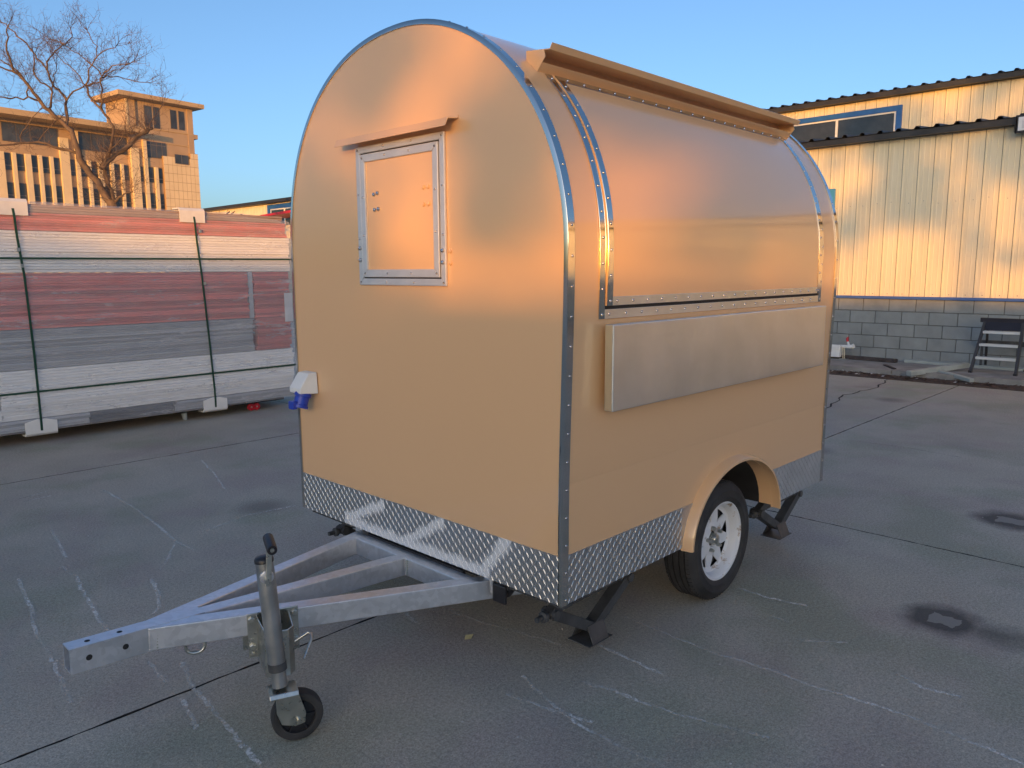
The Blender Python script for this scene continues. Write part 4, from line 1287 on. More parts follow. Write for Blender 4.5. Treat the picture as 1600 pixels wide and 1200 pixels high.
# block base, individual blocks in view
obj('base_wall', MB().box((WXF + 0.012, -26, -0.05), (WXF + 0.2, 6.0, 1.05)), 'mortar', wh)
bz = [0.06 + 0.199 * k for k in range(5)]
srcb = None
for k, z in enumerate(bz):
    off = 0.0 if k % 2 == 0 else 0.2
    y = -0.62 + off
    n = 0
    while y < 4.9:
        if srcb is None:
            srcb = obj('concrete_block', MB().box((WXF, y + 0.004, z + 0.004), (WXF + 0.1, y + 0.394, z + 0.194)), 'block', wh, bevel=0.004, bseg=1)
        else:
            instance(srcb, (WXF + 0.05 + rnd.uniform(-0.0015, 0.0015), y + 0.199, z + 0.099), wh)
        y += 0.4
m = MB()
for k, z in enumerate(bz):
    y = -0.62 + (0 if k % 2 == 0 else 0.2) - 0.4
    while y > -25:
        m.box((WXF, y + 0.004, z + 0.004), (WXF + 0.1, y + 0.394, z + 0.194))
        y -= 0.4
obj('block_courses', m, 'block', wh, kind='stuff')
obj('blue_flashing', MB().sweep([[(WXF - 0.03, y, 1.052), (WXF - 0.036, y, 1.060), (WXF + 0.02, y, 1.098), (WXF + 0.03, y, 1.098), (WXF + 0.03, y, 1.052)] for y in (-26, 5.6)]), 'blue_trim', wh)
# siding sheets: flat pan, stiffening rib, raised seam
PIT = 0.2235
def sheet_prof(x, y):
    return [(x, y + 0.003), (x - 0.0, y + 0.055), (x - 0.004, y + 0.061), (x - 0.004, y + 0.068), (x, y + 0.074), (x, y + 0.135), (x - 0.004, y + 0.141), (x - 0.004, y + 0.148), (x, y + 0.154), (x, y + 0.196), (x - 0.010, y + 0.204), (x - 0.010, y + 0.217), (x + 0.004, y + 0.2205)]
def siding(x, ys, z0, z1f, parent, first_name, cutter=None):
    src = None
    for y in ys:
        z1 = z1f
        m = MB().sweep([[(px, py, z) for px, py in sheet_prof(x, y)] for z in (z0, z1)], closed_sec=False)
        if src is None:
            src = obj(first_name, m, 'siding', parent)
            base = WP[src.name].copy()
            y00 = y
        else:
            instance(src, base + Vector((rnd.uniform(-0.001, 0.001), y - y00, 0)), parent)
LW = WXF + 0.03
ys = [0.94 - PIT * 0 + PIT * k for k in range(-5, 22)]
siding(LW, [y - 0.204 for y in ys], 1.095, 3.60, wh, 'siding_sheet')
m = MB()
y = ys[0] - 0.204 - PIT
while y > -26:
    m.sweep([[(px, py, z) for px, py in sheet_prof(LW, y)] for z in (1.095, 3.60)], closed_sec=False)
    y -= PIT
obj('siding_run', m, 'siding', wh, kind='stuff')
obj('core_wall', MB().box((LW + 0.02, -26, 1.05), (LW + 0.15, 5.85, 3.62)), 'mortar', wh)
# screws along the foot of the sheets
m = MB()
for y in ys:
    m.dome((LW - 0.001, y - 0.10, 1.135), (-1, 0, 0), 0.007, 0.004, 6)
    m.dome((LW - 0.001, y - 0.09 + rnd.uniform(-0.02, 0.02), 2.55 + rnd.uniform(-0.03, 0.03)), (-1, 0, 0), 0.006, 0.004, 6)
obj('screws', m, 'black_steel', wh, kind='stuff')
# lean-to roof
def roof_sheets(x0, z0, x1, z1, ya, yb, pit, name, parent, rib=0.038, sheet_w=3):
    y = ya
    src = None
    while y < yb:
        def pr(x, z):
            out = []
            for k in range(sheet_w):
                yy = y + k * pit
                out += [(x, yy, z), (x, yy + pit * 0.58, z), (x, yy + pit * 0.68, z + rib), (x, yy + pit * 0.82, z + rib), (x, yy + pit * 0.92, z)]
            out.append((x, y + sheet_w * pit, z))
            return out
        m = MB().sweep([pr(x0, z0), pr(x1, z1)], closed_sec=False)
        if src is None:
            src = obj(name, m, 'roof_dark', parent)
            sdm = src.modifiers.new('solid', 'SOLIDIFY'); sdm.thickness = 0.006
            base = WP[src.name].copy(); y00 = y
        else:
            instance(src, base + Vector((rnd.uniform(-0.01, 0.01), y - y00, 0)), parent)
        y += sheet_w * pit
UX = 15.8
EX, EZ = 10.98, 3.625
roof_sheets(EX, EZ, UX - 0.02, 4.06, -26, 5.9, 0.27, 'roof_sheet', wh)
obj('eave_fascia', MB().box((EX + 0.02, -26, EZ - 0.095), (EX + 0.055, 5.9, EZ - 0.006)), 'roof_dark', wh)
obj('eave_soffit', MB().box((EX + 0.055, -26, EZ - 0.09), (LW + 0.02, 5.9, EZ - 0.075)), 'roof_dark', wh)
# upper wall and clerestory window
zu = 5.17
ysu = [y * 1.0 for y in [1.02 + PIT * k for k in range(-6, 40)]]
siding(UX, [y for y in ysu if not (4.0 < y < 7.4)], 3.95, zu, wh, 'siding_sheet')
wy0, wy1, wz0, wz1 = 4.06, 7.6, 4.18, 4.93
m = MB()
y = 1.02 - 7 * PIT
while y > -26:
    m.sweep([[(px, py, z) for px, py in sheet_prof(UX, y)] for z in (3.95, zu)], closed_sec=False)
    y -= PIT
obj('siding_run', m, 'siding', wh, kind='stuff')
m = MB()
for y in [y for y in ysu if 4.0 < y < 7.4]:
    m.sweep([[(px, py, z) for px, py in sheet_prof(UX, y)] for z in (wz1 - 0.01, zu)], closed_sec=False)
obj('siding_head', m, 'siding', wh)
obj('core_wall', MB().box((UX + 0.03, -26, 3.0), (UX + 0.2, 12, zu)), 'mortar', wh)
wn_ = thing('clerestory_window', (UX, 5.6, 4.5), None, None)
wn_.parent = wh
wn_.location = Vector((UX, 5.6, 4.5)) - WP[wh.name]
obj('window_surround', MB().box((UX - 0.04, wy0, wz1 - 0.115), (UX + 0.01, wy1, wz1)), 'blue_trim', wn_, bevel=0.004)
obj('window_surround', MB().box((UX - 0.041, wy0, wz0), (UX + 0.01, wy0 + 0.115, wz1 - 0.1152)), 'blue_trim', wn_, bevel=0.004)
obj('sash', MB().box((UX - 0.02, wy0 + 0.118, wz1 - 0.145), (UX + 0.005, wy1, wz1 - 0.116)), 'white_paint', wn_)
obj('sash', MB().box((UX - 0.021, wy0 + 0.118, wz0), (UX + 0.005, wy0 + 0.155, wz1 - 0.146)), 'white_paint', wn_)
obj('mullion', MB().box((UX - 0.022, 5.39, wz0), (UX + 0.005, 5.44, wz1 - 0.146)), 'white_paint', wn_)
for a, b in ((wy0 + 0.155, 5.39), (5.44, wy1)):
    obj('pane', MB().box((UX - 0.008, a, wz0), (UX + 0.002, b, wz1 - 0.146)), 'glass', wn_)
roof_sheets(UX - 0.22, zu + 0.05, UX + 5, zu + 0.5, -26, 12, 0.27, 'roof_sheet', wh)
obj('eave_fascia', MB().box((UX - 0.2, -26, zu - 0.055), (UX - 0.16, 12, zu + 0.045)), 'roof_dark', wh)
obj('eave_soffit', MB().box((UX - 0.16, -26, zu - 0.05), (UX + 0.02, 12, zu - 0.03)), 'roof_dark', wh)

# blue panel on the warehouse wall just behind the trailer
bp = thing('wall_panel', (LW, 3.95, 1.15), 'light blue flat panel fixed to the cream siding behind the trailer', 'panel')
obj('panel_face', MB().box((LW - 0.055, 3.53, 1.15), (LW - 0.02, 4.45, 2.85)), 'sign_blue', bp, bevel=0.004)
obj('panel_mark', MB().prism([(LW - 0.0575, 3.66, 2.70), (LW - 0.0575, 3.63, 2.60), (LW - 0.0575, 3.70, 2.62)], (0.002, 0, 0)), 'dark', bp)
# floodlight
flt = thing('floodlight', (10.9, 0.75, 3.5), 'black floodlight with bright reflector under the lean-to eave', 'floodlight')
fb = MB().prism([(LW - 0.02, 1.06, 3.60), (LW - 0.02, 1.06, 3.46), (10.93, 1.0, 3.40), (10.93, 1.0, 3.62)], (0, -0.02, 0))
obj('bracket', fb, 'roof_dark', flt)
obj('housing', MB().box((10.93, 0.52, 3.395), (10.99, 1.0, 3.64)), 'black_plastic', flt, bevel=0.006)
obj('reflector', MB().box((10.922, 0.555, 3.425), (10.931, 0.965, 3.61)), 'alu', flt, bevel=0.008)
obj('lamp_glass', MB().box((10.917, 0.60, 3.455), (10.923, 0.915, 3.585)), 'label', flt)

# apron, soil strip, litter
ap = MB()
apron = obj('pavement', MB().box((9.80, -26, -0.05), (WXF + 0.02, 6.0, 0.02)), 'apron')
tag(apron, kind='structure')
ypos = [-7, -4.6, -2.3, 0.4, 2.05, 4.1, 6.0]
for a, b in zip(ypos[:-1], ypos[1:]):
    poly = wavy((9.82, a + 0.006, 0.02), (WXF - 0.002, a + 0.006, 0.02), 10, 0.004, rnd) + wavy((WXF - 0.002, a + 0.006, 0.02), (WXF - 0.002, b - 0.006, 0.02), 6, 0.0, rnd) + wavy((WXF - 0.002, b - 0.006, 0.02), (9.82, b - 0.006, 0.02), 10, 0.004, rnd) + wavy((9.82, b - 0.006, 0.02), (9.82, a + 0.006, 0.02), 14, 0.012, rnd)
    obj('paving_slab', MB().prism(poly, (0, 0, 0.055 + rnd.uniform(-0.006, 0.006))), 'apron', apron)
tag(obj('soil_strip', MB().box((9.352, -26, -0.06), (9.82, 6.2, 0.008)), 'soil'), kind='structure')
m = MB()
for _ in range(1500):
    x, y = rnd.gauss(9.6, 0.12), rnd.uniform(-1.5, 4.5)
    s = rnd.uniform(0.012, 0.035)
    a, t = rnd.uniform(0, 6.28), rnd.uniform(-0.6, 0.6)
    d = Vector((math.cos(a), math.sin(a), t * 0.5)) * s
    e = Vector((-math.sin(a), math.cos(a), rnd.uniform(-0.5, 0.5))) * s * 0.5
    p = Vector((x, y, 0.012 + s * 0.5 * abs(t)))
    m.add([p - d, p + e, p + d, p - e], [(0, 1, 2, 3)])
tag(obj('leaf_litter', m, 'litter'), 'brown dead leaves along the foot of the warehouse pavement', 'leaf litter', kind='stuff')
m = MB()
for _ in range(70):
    x, y = rnd.gauss(9.6, 0.12), rnd.uniform(-1.0, 3.4)
    s = rnd.uniform(0.012, 0.03)
    a = rnd.uniform(0, 6.28)
    d = Vector((math.cos(a), math.sin(a), 0.2)) * s
    e = Vector((-math.sin(a), math.cos(a), 0.3)) * s * 0.5
    p = Vector((x, y, 0.03))
    m.add([p - d, p + e, p + d, p - e], [(0, 1, 2, 3)])
tag(obj('paper_scraps', m, 'litter_pale'), 'pale paper scraps lying in the leaf litter', 'scraps', kind='stuff')

# loose steel on the pavement
def sqtube(name, p, q, w, h, mat, label, cat='steel beam'):
    o = MB().bar(p, q, w, h)
    ob = obj(name, o, mat, None, bevel=0.006)
    return tag(ob, label, cat)
sqtube('steel_beam', (9.62, 1.76, 0.075), (10.55, 1.26, 0.150), 0.085, 0.07, 'beam', 'pale grey square steel tube lying aslant over the leaf litter')
sqtube('steel_beam', (9.66, 0.98, 0.045), (10.15, 1.62, 0.100), 0.07, 0.05, 'beam', 'shorter pale steel tube lying crosswise below the slanting tube')
sqtube('steel_channel', (10.95, 4.6, 0.105), (10.82, 2.30, 0.105), 0.10, 0.055, 'rusty', 'long dark rusty steel channel lying along the foot of the block wall', 'steel channel')
sqtube('steel_plank', (10.98, 2.22, 0.100), (10.90, 0.1, 0.100), 0.13, 0.045, 'beam', 'flat pale grey plank lying against the block wall behind the ladder', 'plank')
sqtube('wood_batten', (9.95, 2.05, 0.085), (10.35, 2.32, 0.085), 0.05, 0.02, 'rusty', 'thin dark batten lying on the pavement beside the slanting tube', 'batten')

# white drawbar coupling with red handle by the wall
cp = thing('trailer_coupling', (10.8, 3.4, 0.1), 'white trailer drawbar end with red-topped handle beside the block wall', 'coupling')
obj('beam', MB().box((10.74, 3.155, 0.105), (10.86, 4.6, 0.225)), 'white_paint', cp, bevel=0.006)
obj('beam_cap', MB().box((10.73, 3.15, 0.2255), (10.87, 4.6, 0.300)), 'white_paint', cp, bevel=0.01)
head = MB().tube([(10.8, 3.16, 0.285), (10.8, 3.07, 0.283), (10.8, 2.99, 0.285), (10.8, 2.955, 0.302)], [0.020, 0.026, 0.034, 0.038], 14)
obj('coupling_head', head, 'white_paint', cp, smooth=40)
obj('ball_socket', MB().lathe((10.8, 2.985, 0.262), (0, 0, 1), [(0.030, -0.012), (0.033, 0.0), (0.030, 0.02)], 16), 'zinc', cp, smooth=40)
obj('handle', MB().tube([(10.8, 3.035, 0.295), (10.8, 3.058, 0.375)], [0.020, 0.014], 10), 'white_paint', cp, smooth=40)
obj('handle_grip', MB().tube([(10.8, 3.060, 0.365), (10.8, 3.070, 0.415), (10.8, 3.055, 0.44)], [0.020, 0.020, 0.010], 10), 'red', cp, smooth=40)
obj('leg', MB().tube([(10.8, 3.13, 0.275), (10.8, 3.12, 0.075)], 0.008, 8), 'zinc', cp)
obj('leg', MB().tube([(10.8, 3.105, 0.275), (10.8, 3.095, 0.075)], 0.008, 8), 'zinc', cp)
obj('foot_plate', MB().box((10.76, 3.03, 0.073), (10.84, 3.17, 0.083)), 'zinc', cp)

# step ladder
ld = thing('step_ladder', (10.4, 0.88, 0.075), 'black folding step ladder with three aluminium treads leaning by the block wall', 'step ladder')
LB, LT = 10.28, 10.62
def lpt(y, z):
    t = (z - 0.075) / 0.75
    return Vector((LB + (LT - LB) * t, y, z))
for yb, yt_ in ((1.150, 1.085), (0.605, 0.625)):
    obj('stile', MB().bar(lpt(yb, 0.095), lpt(yt_, 0.815), 0.035, 0.06, (1, 0, 0)), 'ladder_dark', ld, bevel=0.004)
    obj('foot', MB().box((LB - 0.035, yb - 0.022, 0.072), (LB + 0.035, yb + 0.022, 0.112)), 'black_plastic', ld, bevel=0.004)
    obj('rear_leg', MB().bar((11.02, yb - 0.02, 0.08), lpt(yt_ - 0.02, 0.80) + Vector((0.05, 0, 0)), 0.03, 0.03, (1, 0, 0)), 'ladder_dark', ld, bevel=0.003)
for z in (0.285, 0.465, 0.640):
    t = (z - 0.1) / 0.72
    p, q = lpt(1.15 - 0.065 * t - 0.018, z), lpt(0.605 + 0.02 * t + 0.018, z)
    obj('tread', MB().box((p.x - 0.05, q.y, z - 0.018), (p.x + 0.05, p.y, z + 0.018)), 'tread_alu', ld, bevel=0.004)
p = lpt(1.075, 0.66)
obj('platform', MB().prism([lpt(1.072, 0.668) + Vector((-0.03, 0, 0)), lpt(0.628, 0.668) + Vector((-0.03, 0, 0)), lpt(0.628, 0.83) + Vector((-0.03, 0, 0)), lpt(1.072, 0.83) + Vector((-0.03, 0, 0))], (0.03, 0, 0)), 'ladder_pad', ld, bevel=0.004)
obj('top_bar', MB().box((LT - 0.05, 0.42, 0.775), (LT - 0.005, 1.145, 0.838)), 'ladder_pad', ld, bevel=0.005)
# black trestle behind it
ts = thing('steel_trestle', (10.92, 0.5, 0.075), 'low black steel trestle standing behind the step ladder', 'trestle')
obj('top_beam', MB().box((10.88, -0.6, 0.425), (10.95, 1.215, 0.495)), 'black_steel', ts, bevel=0.004)
for y in (1.17, 0.30, -0.5):
    obj('leg', MB().box((10.90, y - 0.015, 0.075), (10.93, y + 0.015, 0.425)), 'black_steel', ts)
obj('base_plate', MB().box((10.84, 0.2, 0.075), (10.99, 0.62, 0.11)), 'black_steel', ts)
obj('pin', MB().tube([(10.9, 1.216, 0.46), (10.9, 1.24, 0.46)], 0.012, 8), 'zinc', ts)

# ================================================================== low cream shed beyond the stack
shx = 20.0
sd2 = thing('shed', (22, 42, 0), 'low cream metal shed with charcoal roof edge and blue window behind the panel stack', 'shed')
src = None
m0 = None
siding(shx, [30 + PIT * 1.5 * k for k in range(0, 52)], 2.6, 5.25, sd2, 'siding_sheet')
for o in sd2.children:
    o.scale = (1, 1.5, 1)
obj('core_wall', MB().box((shx + 0.05, 30, 0), (shx + 6, 47.4, 5.2)), 'siding', sd2)
obj('roof_edge', MB().box((shx - 0.35, 29.5, 5.22), (shx + 6.3, 47.8, 5.40)), 'roof_dark', sd2, bevel=0.02)
ws = thing('blue_window', (shx, 36, 4.8), None, None)
ws.parent = sd2
ws.location = Vector((shx, 36, 4.8)) - WP[sd2.name]
obj('window_surround', MB().box((shx - 0.10, 33.4, 4.93), (shx - 0.02, 38.15, 5.16)), 'blue_trim', ws)
obj('window_surround', MB().box((shx - 0.101, 37.9, 4.0), (shx - 0.02, 38.15, 4.929)), 'blue_trim', ws)
obj('sash', MB().box((shx - 0.07, 33.4, 4.86), (shx - 0.02, 37.88, 4.925)), 'white_paint', ws)
obj('sash', MB().box((shx - 0.071, 37.8, 4.0), (shx - 0.02, 37.88, 4.859)), 'white_paint', ws)
obj('mullion', MB().box((shx - 0.071, 36.35, 4.0), (shx - 0.02, 36.45, 4.859)), 'white_paint', ws)
obj('pane', MB().box((shx - 0.04, 36.45, 4.0), (shx - 0.02, 37.8, 4.859)), 'glass', ws)
obj('pane', MB().box((shx - 0.04, 33.4, 4.0), (shx - 0.02, 36.35, 4.859)), 'glass', ws)
# red awning/canopy beyond the stack end
ra = thing('red_canopy', (18.6, 34.5, 0), 'red canopy edge seen over the right end of the panel stack', 'canopy')
obj('canopy_sheet', MB().prism([(18.3, 30.5, 4.60), (18.3, 36.0, 4.44), (18.3, 36.0, 4.34), (18.3, 30.5, 4.46)], (1.5, 0, 0)), 'red', ra)
obj('post', MB().bar((18.6, 31, 0), (18.6, 31, 4.5), 0.1, 0.1, (1, 0, 0)), 'black_steel', ra)
obj('post', MB().bar((18.6, 35.6, 0), (18.6, 35.6, 4.4), 0.1, 0.1, (1, 0, 0)), 'black_steel', ra)
# rough timber offcuts piled on the shed roof's end
bpile = thing('brushwood_pile', (15.2, 36.5, 0), 'heap of sawn branches behind the panel stack near the shed', 'brushwood')
for k in range(26):
    a = Vector((15 + rnd.uniform(-0.5, 0.5), 33.5 + rnd.uniform(-1.2, 3.6), 3.55 + rnd.uniform(0, 0.5)))
    b = a + Vector((rnd.uniform(-0.4, 0.4), rnd.uniform(-1.6, 1.6), rnd.uniform(-0.2, 0.55)))
    obj('branch', MB().tube([a, a.lerp(b, 0.5) + Vector((0, 0, 0.05)), b], [0.05, 0.04, 0.02], 6), 'bark', bpile, smooth=60)
for k in range(5):
    a = Vector((15 + rnd.uniform(-0.5, 0.5), 33 + k * 0.7, 3.7))
    b = a + Vector((0, rnd.uniform(-0.25, 0.25), rnd.uniform(0.7, 1.1)))
    obj('branch', MB().tube([a, b], [0.018, 0.006], 5), 'twig', bpile)
obj('rack', MB().box((14.6, 31.8, 0), (15.5, 37.2, 3.55)), 'rusty', bpile)

# ================================================================== office building (far left)
oe, on_ = Vector((0.99233194, 0.12360148, 0)), Vector((-0.12360148, 0.99233194, 0))
OP = Vector((27.83017, 88.66624, 0))
def ob_(u, v, z):
    return OP + oe * u + on_ * v + Vector((0, 0, z))
of = thing('office_building', tuple(OP), 'brown and yellow office block with overhanging eaves and corner tower behind the bare tree', 'building')
def obox(u0, u1, v0, v1, z0, z1):
    m = MB()
    vs = [ob_(u, v, z) for z in (z0, z1) for u, v in ((u0, v0), (u1, v0), (u1, v1), (u0, v1))]
    return m.add(vs, [(0, 3, 2, 1), (4, 5, 6, 7), (0, 1, 5, 4), (1, 2, 6, 5), (2, 3, 7, 6), (3, 0, 4, 7)])
UL = -17.0
obj('wall', obox(UL, 3.9, 0.30, 10, 0, 16.6), 'office_brown', of)
obj('wall', obox(3.9, 11.72, 0.02, 4.4, 0, 20.4), 'office_brown', of)
obj('eave', obox(UL - 1, 4.2, -2.4, 11, 16.46, 17.0), 'office_trim', of)
obj('tower_eave', obox(2.6, 12.6, -1.2, 5.0, 20.36, 20.84), 'office_trim', of)
obj('frieze', obox(UL, 3.9, 0.05, 0.29, 16.12, 16.45), 'office_brown', of)
obj('cornice', obox(3.6, 11.75, -0.07, 0.018, 17.42, 17.52), 'office_trim', of)
obj('cornice', obox(8.3, 11.73, -0.05, 0.018, 16.0, 16.08), 'office_trim', of)
obj('pilaster', obox(11.05, 11.74, -0.06, 0.018, 15.3, 20.3), 'office_brown', of)
obj('pilaster', obox(3.88, 4.08, -0.06, 0.018, 17.5, 20.3), 'office_tile', of)
obj('downpipe', obox(4.9, 5.02, -0.1, 0.018, 16.1, 20.3), 'office_frame', of)
obj('balcony_stub', obox(11.73, 12.25, -0.05, 1.6, 17.0, 17.5), 'office_brown', of)
def window(u0, u1, z0, z1, v, mull=(), rail=None):
    w = obj('window', obox(u0, u1, v, v + 0.04, z0, z1), 'office_frame', of)
    cuts = [u0] + list(mull) + [u1]
    for a, b in zip(cuts[:-1], cuts[1:]):
        zz = [z0, z1] if rail is None else [z0, rail, z1]
        for c, d in zip(zz[:-1], zz[1:]):
            obj('pane', obox(a + 0.05, b - 0.05, v - 0.012, v - 0.001, c + 0.05, d - 0.05), 'office_glass', w)
# long strip windows under the eave
window(-8.43, -3.32, 14.3, 16.12, 0.22, (-7.15, -5.9, -4.6))
window(-1.34, 3.88, 14.3, 16.12, 0.22, (0.0, 1.3, 2.6))
window(-14.9, -9.4, 14.3, 16.12, 0.22, (-13.5, -12.1, -10.8))
# columns of windows between yellow piers, three storeys
cols = [(-8.47, -7.80), (-7.41, -6.64), (-6.06, -5.42), (-5.05, -4.33), (-3.98, -3.30), (-2.38, -1.80), (-1.34, -0.62), (-0.26, 0.46), (1.02, 1.74), (2.14, 2.88), (3.20, 3.85)]
rows = [(11.55, 13.2), (8.7, 10.38), (5.85, 7.5)]
for u0, u1 in cols:
    for z0, z1 in rows:
        window(u0, u1, z0, z1, 0.22, (), z0 + 0.45)
tcols = [(4.90, 5.36), (5.84, 6.56), (6.98, 7.58)]
obj('wall', obox(4.86, 7.66, -0.12, 0.018, 13.25, 14.2), 'office_brown', of)
for u0, u1 in tcols:
    for z0, z1 in rows:
        window(u0, u1, z0, z1, -0.06, (), z0 + 0.45)
    obj('spandrel', obox(u0, u1, -0.10, 0.018, 10.4, 11.5), 'office_brown', of)
# yellow piers
for a, b, zt_ in [(-9.6, -8.5, 13.25), (-7.78, -7.43, 13.25), (-6.62, -6.08, 13.25), (-5.40, -5.07, 13.25), (-4.31, -4.0, 13.25), (-3.28, -2.40, 15.25), (-1.76, -1.38, 16.1), (-0.6, -0.28, 13.25), (0.48, 1.0, 13.25), (1.76, 2.12, 13.25), (2.90, 3.18, 13.25)]:
    obj('pier', obox(a, b, -0.05, 0.295, 0, zt_), 'office_tile', of)
for a, b, zt_ in [(3.97, 4.86, 15.1), (5.40, 5.80, 16.1), (6.58, 6.96, 13.24)]:
    obj('pier', obox(a, b, -0.32, 0.015, 0, zt_), 'office_tile', of)
# tower windows
for u0, u1, z0, z1 in ((5.92, 6.80, 17.6, 19.9), (6.96, 7.70, 17.56, 19.9), (8.98, 9.74, 17.8, 19.9), (9.98, 10.70, 17.8, 19.9)):
    window(u0, u1, z0, z1, -0.02)
window(5.80, 8.20, 14.3, 16.06, -0.05, (6.4, 7.05, 7.7), 15.7)
window(9.02, 10.66, 13.9, 14.95, -0.36, (9.85,))
# yellow tiled corner: every tile its own slab
obj('tile_backing', obox(7.62, 11.95, -0.30, 0.015, 0, 14.6), 'office_joint', of)
obj('tile_backing', obox(11.0, 11.95, -0.30, 0.015, 14.6, 15.25), 'office_joint', of)
tsrc = None
tw, thh = 0.5412, 0.94
for i in range(8):
    for j in range(10):
        u = 7.62 + i * tw
        z1 = 14.62 - j * thh
        if j == 0 and 2.5 <= i <= 5.4:
            pass
        p = ob_(u + tw / 2, -0.33, z1 - thh / 2)
        if 9.0 < u + tw / 2 < 10.7 and j == 0:
            # short tile below the small window
            m = obox(u + 0.02, u + tw - 0.02, -0.335, -0.301, z1 - thh + 0.02, 13.86)
            obj('stone_tile', m, 'office_tile', of)
            continue
        if tsrc is None:
            tsrc = obj('stone_tile', obox(u + 0.02, u + tw - 0.02, -0.335, -0.301, z1 - thh + 0.02, z1 - 0.02), 'office_tile', of)
            tb = WP[tsrc.name].copy(); tu, tz = u, z1
        else:
            instance(tsrc, tb + oe * (u - tu) + Vector((0, 0, z1 - tz)), of)
for i in (6.25, 7):
    u = 7.62 + i * tw
    obj('stone_tile', obox(u + 0.02, u + tw * (1 if i == 7 else 0.72) - 0.02, -0.335, -0.301, 14.64, 15.22), 'office_tile', of)

# ================================================================== bare tree in front of the office
bt = thing('bare_tree', (7.9, 26.5, 0), 'large leafless spreading tree in front of the office building', 'tree')
trunk = MB().tube([(8.0, 26.45, -0.05), (7.95, 26.5, 1.5), (7.88, 26.55, 2.8), (7.83, 26.57, 3.95)], [0.34, 0.25, 0.20, 0.17], 14)
obj('trunk', trunk, 'bark', bt, smooth=60)
trr = random.Random(11)
twigs = MB()
def twig(p, d, ln, r, depth):
    n = 3 if depth > 0 else 2
    pts, rs = [p.copy()], [r]
    q = p.copy()
    dd = d.copy()
    for k in range(n):
        dd = (dd + Vector((trr.gauss(0, 0.22), trr.gauss(0, 0.22), trr.gauss(0.05, 0.18)))).normalized()
        q = q + dd * (ln / n)
        pts.append(q.copy())
        rs.append(r * (1 - 0.75 * (k + 1) / n))
    twigs.tube(pts, rs, 3, caps=False)
    if depth > 0:
        for k in range(1, len(pts)):
            for _ in range(trr.choice((1, 1, 2) if depth > 1 else (0, 1, 2))):
                a = Vector((trr.gauss(0, 1), trr.gauss(0, 0.6), trr.gauss(0.25, 0.8))).normalized()
                nd_ = (dd * 0.7 + a * 0.75).normalized()
                twig(pts[k], nd_, ln * trr.uniform(0.45, 0.75), max(0.0036, r * 0.55), depth - 1)
for li, limb in enumerate(LIMBS):
    pts = [Vector(p[:3]) for p in limb]
    rs = [p[3] for p in limb]
    # smooth subdivision with slight knobbliness
    P, Q = [pts[0]], [rs[0]]
    for a, b, ra_, rb_ in zip(pts[:-1], pts[1:], rs[:-1], rs[1:]):
        for t in (0.5, 1.0):
            j = Vector((trr.gauss(0, 1), trr.gauss(0, 1), trr.gauss(0, 1))) * (0.03 if t < 1 else 0)
            P.append(a.lerp(b, t) + j)
            Q.append((ra_ + (rb_ - ra_) * t) * trr.uniform(0.9, 1.12))
    obj('limb', MB().tube(P, Q, 8), 'bark', bt, smooth=60)
    thick = rs[0] > 0.055
    total = sum((b - a).length for a, b in zip(P[:-1], P[1:]))
    nsh = int(total * (5.0 if thick else 7.5))
    for _ in range(nsh):
        i = trr.randrange(len(P) - 1)
        p = P[i].lerp(P[i + 1], trr.random())
        dirl = (P[min(i + 1, len(P) - 1)] - P[max(i - 1, 0)]).normalized()
        a = Vector((trr.gauss(0, 1), trr.gauss(0, 0.7), trr.gauss(0.35, 0.8))).normalized()
        hi = max(0.25, min(1.0, (p.z - 4.0) / 4.0))
        twig(p, (a * 0.9 + dirl * 0.6).normalized(), trr.uniform(0.3, 0.75) * (0.65 + 0.35 * hi), trr.uniform(0.0055, 0.009), 2 if trr.random() < 0.7 else 1)
    if rs[-1] < 0.025:
        for _ in range(5):
            a = Vector((trr.gauss(0, 1), trr.gauss(0, 0.7), trr.gauss(0.3, 0.7))).normalized()
            dirl = (P[-1] - P[-3]).normalized()
            twig(P[-1], (a * 0.6 + dirl).normalized(), trr.uniform(0.5, 0.9), 0.009, 2)
# dense brush of water shoots round the main fork
for _ in range(150):
    base = Vector(LIMBS[30][trr.randrange(5)][:3]) if trr.random() < 0.6 else Vector(LIMBS[27][trr.randrange(6)][:3])
    a = Vector((trr.gauss(0, 1), trr.gauss(0, 0.7), trr.gauss(0.5, 0.6))).normalized()
    twig(base + a * 0.05, a, trr.uniform(0.4, 1.0), 0.010, 1)
obj('twigs', twigs, 'twig', bt, kind='stuff')

# ================================================================== unseen wall, container and trees added behind the camera to shade the yard
US, UT = Vector((math.cos(SUN_AZ), math.sin(SUN_AZ), 0)), Vector((-math.sin(SUN_AZ), math.cos(SUN_AZ), 0))
def sp_(s, l, z):
    return US * s + UT * l + Vector((0, 0, z))
sw = thing('shade_wall', tuple(sp_(-25, -8, 0)), 'grey rendered wall with coping added out of view to shade the yard', 'wall')  # invented wall, its height sets the shadow edge on the trailer
def sbox(s0, s1, l0, l1, z0, z1):
    vs = [sp_(s, l, z) for z in (z0, z1) for s, l in ((s0, l0), (s1, l0), (s1, l1), (s0, l1))]
    return MB().add(vs, [(0, 3, 2, 1), (4, 5, 6, 7), (0, 1, 5, 4), (1, 2, 6, 5), (2, 3, 7, 6), (3, 0, 4, 7)])
obj('shade_wall_face', sbox(-25.2, -25.0, -40, 0.9, 0, 2.48), 'render_wall', sw)
obj('shade_wall_coping', sbox(-25.25, -24.95, -40, 0.88, 2.48, 2.56), 'apron', sw)
bx = thing('shade_container', tuple(sp_(-26, 8, 0)), 'grey corrugated container added out of view at the end of the shade wall', 'container')  # invented container, taller than the wall to raise the shadow edge
m = MB()
vs, fs = [], []
prof = []
l = 0.9
